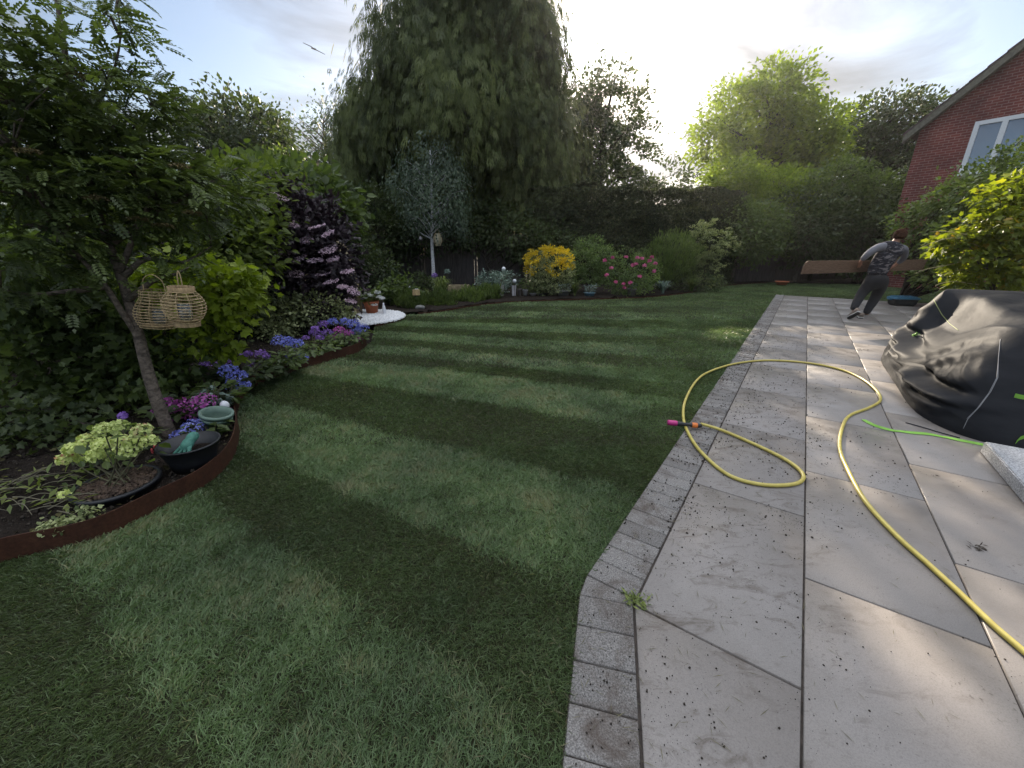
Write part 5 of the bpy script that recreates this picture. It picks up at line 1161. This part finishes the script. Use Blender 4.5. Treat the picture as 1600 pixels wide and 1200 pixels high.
# ---- man carrying the plank
def person():
    Y = 8.35
    c = G(1347, 495, .02); t = wthing('person', 'person seen from behind in a camouflage vest, leaning while carrying a long plank', 'person', c)
    def J(x, y, dy=0.0): return V(x, y, Y+dy)
    HC = J(1406, 368, .02)
    # one continuous body: pelvis, spine, neck, head, arms, legs
    B = []; E = []
    def add(p, r, pr=None, r2=None):
        B.append((p, r, r2 or r)); 
        if pr is not None: E.append((pr, len(B)-1))
        return len(B)-1
    pel = add(J(1371, 430), .09); w = add(J(1377, 416), .09, pel); ch = add(J(1388, 398), .10, w); up = add(J(1393, 386), .085, ch); nk = add(J(1398, 379, .02), .055, up); n2 = add(J(1402, 373, .03), .056, nk); hd = add(HC+Vector((.01, .02, .0)), .085, n2); tp = add(HC+Vector((.02, .02, .07)), .07, hd)
    nose = add(HC+Vector((.075, .085, -.015)), .018, hd)
    sl_ = add(J(1374, 386, -.02), .045, up); el = add(J(1356, 397, -.05), .04, sl_); wl = add(J(1345, 408, .02), .030, el); hl = add(J(1344, 413, .12), .034, wl)
    sr = add(J(1411, 390, .06), .045, up); er = add(J(1413, 403, .2), .04, sr); wr = add(J(1399, 414, .3), .03, er); hr = add(J(1393, 418, .31), .034, wr)
    def fingers(h, base, d, up_):
        for k in range(4):
            f = add(base+d*(.05)+up_*(.028-.018*k), .0095, h); add(base+d*(.085-.004*abs(k-1))+up_*(.028-.018*k)+Vector((0, -.01, -.012)), .008, f)
        th = add(base+d*.03+up_*.04, .011, h); add(base+d*.05+up_*.06, .009, th)
    fingers(hl, B[hl][0], Vector((.3, .6, -.7)).normalized(), Vector((.9, 0, .3)).normalized())
    fingers(hr, B[hr][0], Vector((-.8, .2, -.4)).normalized(), Vector((0, .2, .9)).normalized())
    hipL = add(J(1362, 438), .06, pel); kL = add(J(1348, 458, .06), .05, hipL); aL = add(J(1338, 479, -.08), .035, kL); tL = add(J(1331, 492, -.02), .034, aL)
    hipR = add(J(1376, 438), .06, pel); kR = add(J(1368, 462, .10), .05, hipR); aR = add(J(1354, 486, .05), .035, kR); tR = add(J(1354, 494, .14), .034, aR)
    skn = simple('skin_tone', (.36, .17, .11), .55, 0, .08, 20)
    skin('body', B, E, skn, t)
    # shirt: grey sleeves and trunk
    S = []; E = []
    def a2(L, p, r, pr=None, r2=None):
        L.append((p, r, r2 or r)); 
        if pr is not None: E.append((pr, len(L)-1))
        return len(L)-1
    c1 = a2(S, J(1388, 398), .14); c2 = a2(S, J(1393, 386), .125, c1)
    s1 = a2(S, J(1374, 386, -.02), .088, c2); s2 = a2(S, J(1364, 391, -.04), .076, s1); s3 = a2(S, J(1356, 397, -.05), .068, s2); s4 = a2(S, J(1349, 404, -.02), .052, s3); s5 = a2(S, J(1346, 407, .01), .042, s4)
    r1 = a2(S, J(1413, 389, .06), .072, c2); r2 = a2(S, J(1414, 397, .12), .062, r1); r3 = a2(S, J(1412, 404, .2), .058, r2); r4 = a2(S, J(1402, 412, .28), .044, r3)
    skin('shirt', S, E, simple('grey_shirt', (.14, .14, .165), .8, 0, .08, 30, .2), t)
    # camouflage vest
    n = NB('camo'); f = n.noise(8, 3, .5, sc=(1, 1, 2.4), dist=1.2)
    col = n.ramp(f, [(.0, (.02, .02, .028)), (.48, (.02, .02, .028)), (.50, (.05, .05, .065)), (.58, (.05, .05, .065)), (.60, (.18, .165, .175)), (1, (.18, .165, .175))])
    for nd in n.N:
        if nd.type == 'VALTORGB': nd.color_ramp.interpolation = 'CONSTANT'
    n.set(col, .85, 0, .2)
    S = []; E = []
    v0 = a2(S, J(1367, 434), .20); v1 = a2(S, J(1373, 419), .205, v0); v2 = a2(S, J(1380, 407), .215, v1); v3 = a2(S, J(1388, 395), .225, v2); v4 = a2(S, J(1393, 387), .19, v3); v5 = a2(S, J(1398, 380, .01), .10, v4)
    vl = a2(S, J(1380, 386, -.01), .115, v4); vr = a2(S, J(1407, 389, .03), .11, v4)
    vo = skin('vest', S, E, n.m, t); 
    for v_ in vo.data.vertices: v_.co.y = Y+(v_.co.y-Y)*.72
    # trousers
    S = []; E = []
    p0 = a2(S, J(1371, 423), .17); p1 = a2(S, J(1368, 437), .175, p0); l1 = a2(S, J(1357, 446, .02), .125, p1); l2 = a2(S, J(1346, 459, .06), .098, l1); l3 = a2(S, J(1340, 470, -.01), .085, l2); l4 = a2(S, J(1335, 480, -.08), .07, l3); l5 = a2(S, J(1333, 485, -.10), .06, l4)
    q1 = a2(S, J(1377, 446, .03), .125, p1); q2 = a2(S, J(1369, 463, .10), .10, q1); q3 = a2(S, J(1361, 476, .08), .088, q2); q4 = a2(S, J(1355, 486, .05), .072, q3); q5 = a2(S, J(1353, 491, .05), .062, q4)
    skin('trousers', S, E, simple('black_cloth', (.018, .018, .022), .85, 0, .3, 14, .3), t)
    # hair
    from mathutils import noise
    bm = bmesh.new(); bmesh.ops.create_icosphere(bm, subdivisions=4, radius=1); hc = HC+Vector((-.008, -.016, .016))
    bmesh.ops.delete(bm, geom=[v for v in bm.verts if v.co.z < -.80 or (v.co.z < .15 and (v.co.x+v.co.y) > .75)], context='VERTS')
    for v in bm.verts:
        k = .96+.13*noise.noise(v.co*4)+.10*noise.noise(v.co*13); v.co = Vector((v.co.x*.108, v.co.y*.112, v.co.z*.118))*k+hc
    me = bpy.data.meshes.new('hair'); bm.to_mesh(me); bm.free()
    link('hair', me, simple('brown_hair', (.045, .018, .010), .9, 0, .4, 60, .8, .08), t, True)
    for s in (-1, 1):
        mb = MB(); e = HC+Vector((.07*s*.8+.01, -.045*s+.01, -.01)); mb.lathe(e, [(.001, -.03), (.012, -.02), (.014, .01), (.001, .028)], 8); mb.obj('ear', skn, t, True)
    # shoes
    shm = simple('shoe_brown', (.22, .17, .14), .7, 0, .2, 30); sole = simple('shoe_sole', (.05, .045, .045), .8, 0, .1, 20); wl_ = simple('white_rubber', (.6, .58, .55), .6, 0, .05, 10)
    def shoe(hx, tx, upv):
        d = (tx-hx); L = d.length; d.normalize(); s = d.cross(upv).normalized(); u_ = s.cross(d).normalized()
        for nm, z0, z1, mat, k in (('sole', 0, .018, sole, 1.0), ('midsole', .018, .038, wl_, .99), ('shoe_upper', .038, .10, shm, .92)):
            prof = [(0, .032), (.08, .042), (.35, .040), (.65, .050), (.88, .043), (1, .022)]; vs = []; fs = []
            for (f, w) in prof:
                hh = z1 if nm != 'shoe_upper' else (.115 if f < .3 else .105-.065*(f-.3)/.7)
                kk = k if nm != 'shoe_upper' else k
                vs += [hx+d*L*f+s*w*kk+u_*z0, hx+d*L*f-s*w*kk+u_*z0, hx+d*L*f-s*w*kk*.8+u_*hh, hx+d*L*f+s*w*kk*.8+u_*hh]
            m = len(prof)
            for i in range(m-1):
                for j in range(4): fs.append((i*4+j, i*4+(j+1) % 4, i*4+4+(j+1) % 4, i*4+4+j))
            fs += [(0, 1, 2, 3), (m*4-4, m*4-3, m*4-2, m*4-1)]
            mb = MB(); mb.add(vs, fs)
            if nm == 'shoe_upper': so_ = mb.obj('shoe', mat, t, True); continue
            mb.obj(nm, mat, t)
    shoe(G(1345, 498, .021), G(1345, 498, .021)+Vector((.16, .24, 0)), Vector((0, 0, 1)))
    toe = G(1328, 499, .021); shoe(toe+Vector((.05, -.12, .15)), toe+Vector((.0, .05, .0)), Vector((.1, .8, .5)).normalized())
person()
def plank():
    a = V(1257, 418, 8.25); b = V(1443, 414, 8.95); a.z += 0; d = (b-a).normalized(); t = Vector((0, 0, 1)); n = d.cross(t).normalized(); u_ = n.cross(d)
    mb = MB(); M = Matrix((d, n, u_)).transposed(); hh = .125
    vs = []; L = (b-a).length
    for y in (-.016, .016):
        for (s, z) in ((-.05, -hh), (L+.0, -hh+.02), (L+.04, hh-.01), (.05, hh), (.0, hh-.03), (-.03, 0)): vs.append(M @ Vector((s, y, z))+a)
    k = 6; fs = [tuple(range(k))[::-1], tuple(range(k, 2*k))]+[(i, (i+1) % k, k+(i+1) % k, k+i) for i in range(k)]
    mb.add(vs, fs); o = mb.obj('plank', barkmat('plank_wood', (.15, .095, .065), 9, .3, (.3, 6, 6)), None); tag(o, 'long weathered brown board held level under the arm of the person', 'plank')
plank()
# ---- covered garden furniture
def cover():
    from mathutils import noise
    C = Vector((3.50, 2.70, .02)); e1, e2 = us, ws
    t = wthing('furniture_cover', 'sagging dark grey fabric cover draped over garden furniture at the right edge', 'cover', C)
    NS, NT, NC = 300, 70, 46
    def sq(th, ha, hb, p): c, s = math.cos(th), math.sin(th); return ha*math.copysign(abs(c)**p, c), hb*math.copysign(abs(s)**p, s)
    def sst(x): x = min(1, max(0, x)); return x*x*(3-2*x)
    def topz(a, b): return .765+.115*min(1, max(0, (a-.4)/2.4))-.03*math.exp(-((b-.7)/.5)**2)*math.sin(math.pi*min(1, max(0, a/3)))-.38*sst((a-.55)/1.6)*(1-sst((a-2.45)/.5))*(1-sst((b-.12)/.30))
    vs = []; fs = []
    for j in range(NT+1):
        f = j/NT
        for i in range(NS):
            th = 2*math.pi*i/NS
            a0, b0 = sq(th, 1.60, .98, .38); a0 += 1.52; b0 += .72
            a1, b1 = sq(th, 1.26, .70, .30); a1 += 1.82; b1 += .84
            left = max(0, 1-max(0, b0+.26)/.5)            # weight of the left side
            front = max(0, 1-max(0, a0+.08)/.5)
            k = f**1.5*(1-left*.35)+left*.35*f**.8 if True else f
            k = f**(1.15+.7*left)
            a, b = a0+(a1-a0)*k, b0+(b1-b0)*k; zt = topz(a1, b1); z = zt*f
            # sagging swoop along the left side
            z0 = .27+.10*((a-1.2)/1.4)**2
            z0 = .20+.16*((a-1.0)/1.7)**2
            rid = .085*math.exp(-((z-z0+.02)/.032)**2)-.07*math.exp(-((z-z0-.05)/.035)**2)+.04*math.exp(-((z-z0+.10)/.04)**2)-.03*math.exp(-((z-z0+.065)/.018)**2)
            rid *= left*min(1, max(0, (3.0-a)/.5))*min(1, max(0, (a+.05)/.35))
            nx, ny = a0-a1*1.0, b0-b1*1.0; nx = math.cos(th)*.35; ny = math.sin(th)
            dsp = rid
            # draped wrinkles: folds fan down from the upper corner
            ang = a*1.9+z*3.4; dsp += .014*math.sin(ang*7+2*noise.noise(Vector((a*2, z*3, b))))*f*(1-f)*3*(.4+left)
            dsp += .024*noise.noise(Vector((a*1.1+z*1.6, b*1.5, z*3.2-a*.9)))*(.3+.7*math.sin(math.pi*min(1, f)))
            dsp += .014*noise.noise(Vector((a*1.5+z*3, b*3.5, z*8-a*2.4)))*math.sin(math.pi*min(1, f))
            dsp += .007*(1-abs(noise.noise(Vector((a*3+z*4, b*5, z*13-a*6))))*4)*math.sin(math.pi*min(1, f))
            dsp += front*.03*math.sin(b*7+z*5)*(1-f)
            p = C+e1*(a+nx*dsp*(-0.0 if a0 > 3 else 1)*(1 if abs(nx) > .1 else 0))+e2*(b+ny*dsp)
            vs.append((p.x, p.y, .022+z))
    # top cap rings
    for j in range(1, NC+1):
        f = j/NC
        for i in range(NS):
            th = 2*math.pi*i/NS; a1, b1 = sq(th, 1.26*(1-f), .70*(1-f), .30+.7*f*.4); a = a1+1.82; b = b1+.84
            z = topz(a, b)+.012*noise.fractal(Vector((a*2.0, b*2.6, 4)), .7, 2, 5)*min(1, f*6)+.010*math.sin(a*9-b*16+3*noise.noise(Vector((a, b, 0))))*min(1, f*4)*math.exp(-b*1.0)+.02*noise.noise(Vector((a*2.5-b*2, b*4.2, 1)))*min(1, f*4)
            z -= .05*math.exp(-((1-(1-f))*14))*0
            p = C+e1*a+e2*b; vs.append((p.x, p.y, .022+z))
    n = NT+NC
    for j in range(n):
        for i in range(NS): fs.append((j*NS+i, j*NS+(i+1) % NS, (j+1)*NS+(i+1) % NS, (j+1)*NS+i))
    m = NB('cover_fabric'); f1 = m.noise(3, 6); f2 = m.noise(420, 2)
    m.set(m.ramp(f1, [(.3, (.017, .018, .021)), (.7, (.026, .027, .030))]), .5, 0, .025); m.bump(m.mix(.1, m.noise(4.5, 5, .5, sc=(1, 1.4, 2.2), dist=.2), f2), .28, .03)
    m.b.inputs['Sheen Weight'].default_value = .0; m.b.inputs['Sheen Roughness'].default_value = .4
    mb = MB(); mb.add(vs, fs); o = mb.obj('fabric', m.m, t, True)
    from mathutils.bvhtree import BVHTree
    bv_ = BVHTree.FromPolygons([Vector(v) for v in vs], fs)
    def hit(x, y):
        X, F, U = ray(x, y); d = Vector((X, F, U)).normalized(); h = bv_.ray_cast(Vector((0, 0, CAMH)), d)
        return (h[0]-d*.004) if h[0] is not None else None
    gr = simple('lime_webbing', (.20, .44, .05), .6, 0, .12, 40); pipe = simple('piping_olive', (.22, .26, .08), .6, 0, .1, 20)
    def seam(nm, l, r, mat):
        P = []
        for i in range(len(l)-1):
            for k in range(7):
                f = k/7; h = hit(l[i][0]+(l[i+1][0]-l[i][0])*f, l[i][1]+(l[i+1][1]-l[i][1])*f)
                if h is not None: P.append(h)
        if len(P) > 3: mb = MB(); mb.tube(P, r, 5); mb.obj(nm, mat, t, True)
    seam('piping', [(1457, 464), (1464, 478), (1472, 492), (1484, 506), (1500, 518)], .0035, pipe)
    grs = simple('grey_thread', (.22, .22, .23), .7, 0, .1, 20)
    seam('seam', [(1563, 530), (1560, 560), (1559, 590), (1548, 612), (1530, 636), (1512, 655), (1504, 672)], .0022, grs)
    seam('seam', [(1560, 562), (1557, 591), (1545, 614), (1527, 638), (1508, 657)], .0018, grs)
    # lime strap knot at the back-left corner
    h = hit(1428, 524)
    if h is not None:
        mb = MB()
        for k in range(5):
            a = k*1.3; mb.tube(smoothpath([h, h+Vector((.03*math.cos(a), -.02, .03*math.sin(a))), h+Vector((.05*math.cos(a+.5), -.025, .045*math.sin(a+.5)))], 3), [.012, .011, .010, .009, .008, .007, .004], 5)
        mb.obj('strap_knot', gr, t, True)
    for l in ([(1584, 617), (1592, 619), (1604, 621)], [(1586, 690), (1592, 684), (1604, 680)]):
        P = [hit(*q) for q in l]; P = [p for p in P if p is not None]
        if len(P) > 1:
            mb = MB(); vs = []; 
            for p in P: vs += [p+Vector((-.005, -.01, .016)), p+Vector((-.005, -.01, -.016))]
            mb.add(vs, [(2*i, 2*i+1, 2*i+3, 2*i+2) for i in range(len(P)-1)]); mb.obj('strap', gr, t)
cover()
def strapground():
    l = [(1349, 656), (1360, 663), (1372, 668), (1388, 672), (1405, 674), (1425, 677), (1450, 679), (1475, 683), (1500, 689), (1520, 693), (1536, 696)]
    P = smoothpath([G(x, y, .024) for x, y in l], 5); vs = []; fs = []; n = len(P)
    for i, p in enumerate(P):
        tw = math.sin(i/n*9)*.9+.2; d = (P[min(i+1, n-1)]-P[max(i-1, 0)]).normalized(); s = Vector((-d.y, d.x, 0)); w = .015
        o = s*w*math.cos(tw)+Vector((0, 0, abs(w*math.sin(tw)))); vs += [p+o+Vector((0, 0, .002)), p-s*w*math.cos(tw)+Vector((0, 0, .002)), p-s*w*math.cos(tw)+Vector((0, 0, 0)), p+o]
    for i in range(n-1):
        for k in range(4): fs.append((i*4+k, i*4+(k+1) % 4, i*4+4+(k+1) % 4, i*4+4+k))
    mb = MB(); mb.add(vs, fs); tag(mb.obj('webbing_strap', MATS['lime_webbing'], None), 'twisted lime green strap trailing over the paving from under the grey cover', 'strap')
    mb = MB(); mb.tube(smoothpath([G(x, y, .026) for x, y in ((1415, 660), (1440, 667), (1470, 676), (1500, 684))], 4), .005, 6); tag(mb.obj('cord', bp_, None, True), 'thin black cord lying parallel to the lime green strap', 'cord')
strapground()
# ---- stone block
def block():
    n = NB('speckled_granite'); f = n.noise(95, 3, .8); g_ = n.noise(7, 4)
    n.set(n.mix(1, n.ramp(f, [(.38, (.10, .105, .115)), (.5, (.30, .31, .33)), (.64, (.55, .56, .58))]), n.ramp(g_, [(.3, (.85, .85, .85)), (.7, (1.15, 1.15, 1.15))]), 'MULTIPLY'), .35, 0, .5)
    c0 = G(1531, 706, .02); d = -us; h = .085; bm = bmesh.new()
    q = [c0, c0+d*.9, c0+d*.9+ws*.55, c0+ws*.55]
    vb = [bm.verts.new(p) for p in q]; vt = [bm.verts.new(p+Vector((0, 0, h))) for p in q]
    bm.faces.new(vb[::-1]); bm.faces.new(vt)
    for i in range(4): bm.faces.new((vb[i], vb[(i+1) % 4], vt[(i+1) % 4], vt[i]))
    bmesh.ops.bevel(bm, geom=bm.edges[:], offset=.006, segments=2, affect='EDGES'); bmesh.ops.recalc_face_normals(bm, faces=bm.faces)
    me = bpy.data.meshes.new('stone_block'); bm.to_mesh(me); bm.free(); tag(link('stone_block', me, n.m), 'pale speckled granite block lying on the paving in front of the grey cover', 'stone')
block()
# small things lying on the paving and in the sky
def litter(name, label, cat, x, y, r, n, mat, z=.024):
    c = G(x, y, z); P = np.array(c[:])+RNG.normal(size=(n, 3))*np.array([r, r*.8, r*.12]); P[:, 2] = np.abs(P[:, 2]-z)*.7+z
    tag(scatter(name, T_NARROW, P, rvec(n)*np.array([1, 1, .3]), np.array([0, 0, 1.])+rvec(n)*.5, r*1.2*(.5+RNG.random(n)), mat), label, cat)
litter('grass_tuft', 'dry tuft of grass lying on the corner where the border blocks turn', 'grass tuft', 992, 937, .022, 110, LM['blade'])
litter('dead_leaf', 'dark dead leaf on the paving joint beyond the hose loop', 'leaf', 1346, 547, .035, 9, MATS['soil_crumb'])
litter('weed_clump', 'little clump of dead weed on the paving below the granite block', 'weed', 1528, 856, .018, 26, MATS['soil_crumb'])
litter('dead_leaf', 'dark curled leaf on the paving left of the granite block', 'leaf', 1462, 744, .016, 8, MATS['soil_crumb'])
c = V(493, 77, 55); t = wthing('bird', 'distant bird gliding in the pale sky left of the huge conifer', 'bird', c)
B = [(c+Vector((.1, 0, .0)), .06), (c+Vector((-.25, 0, .06)), .09), (c+Vector((-.5, 0, .11)), .05), (c+Vector((-.05, .3, .05)), .05), (c+Vector((.7, .8, -.18)), .03), (c+Vector((-.3, -.3, .12)), .05), (c+Vector((-1.0, -.8, .3)), .03)]
skin('body', B, [(0, 1), (1, 2), (1, 3), (3, 4), (1, 5), (5, 6)], simple('bird_grey', (.12, .12, .13), .8, 0, .1, 5), t, root=1)

#SECTION haze
def haze():
    m = bpy.data.materials.new('haze'); m.use_nodes = True; N = m.node_tree.nodes; N.clear(); o = N.new('ShaderNodeOutputMaterial'); v = N.new('ShaderNodeVolumePrincipled')
    v.inputs['Color'].default_value = (.96, .95, .97, 1); v.inputs['Density'].default_value = .0006; v.inputs['Anisotropy'].default_value = .72
    m.node_tree.links.new(v.outputs[0], o.inputs['Volume'])
    mb = MB(); mb.box((0, 22, 10), (130, 80, 22.2)); tag(mb.obj('haze', m), kind='stuff')
haze()
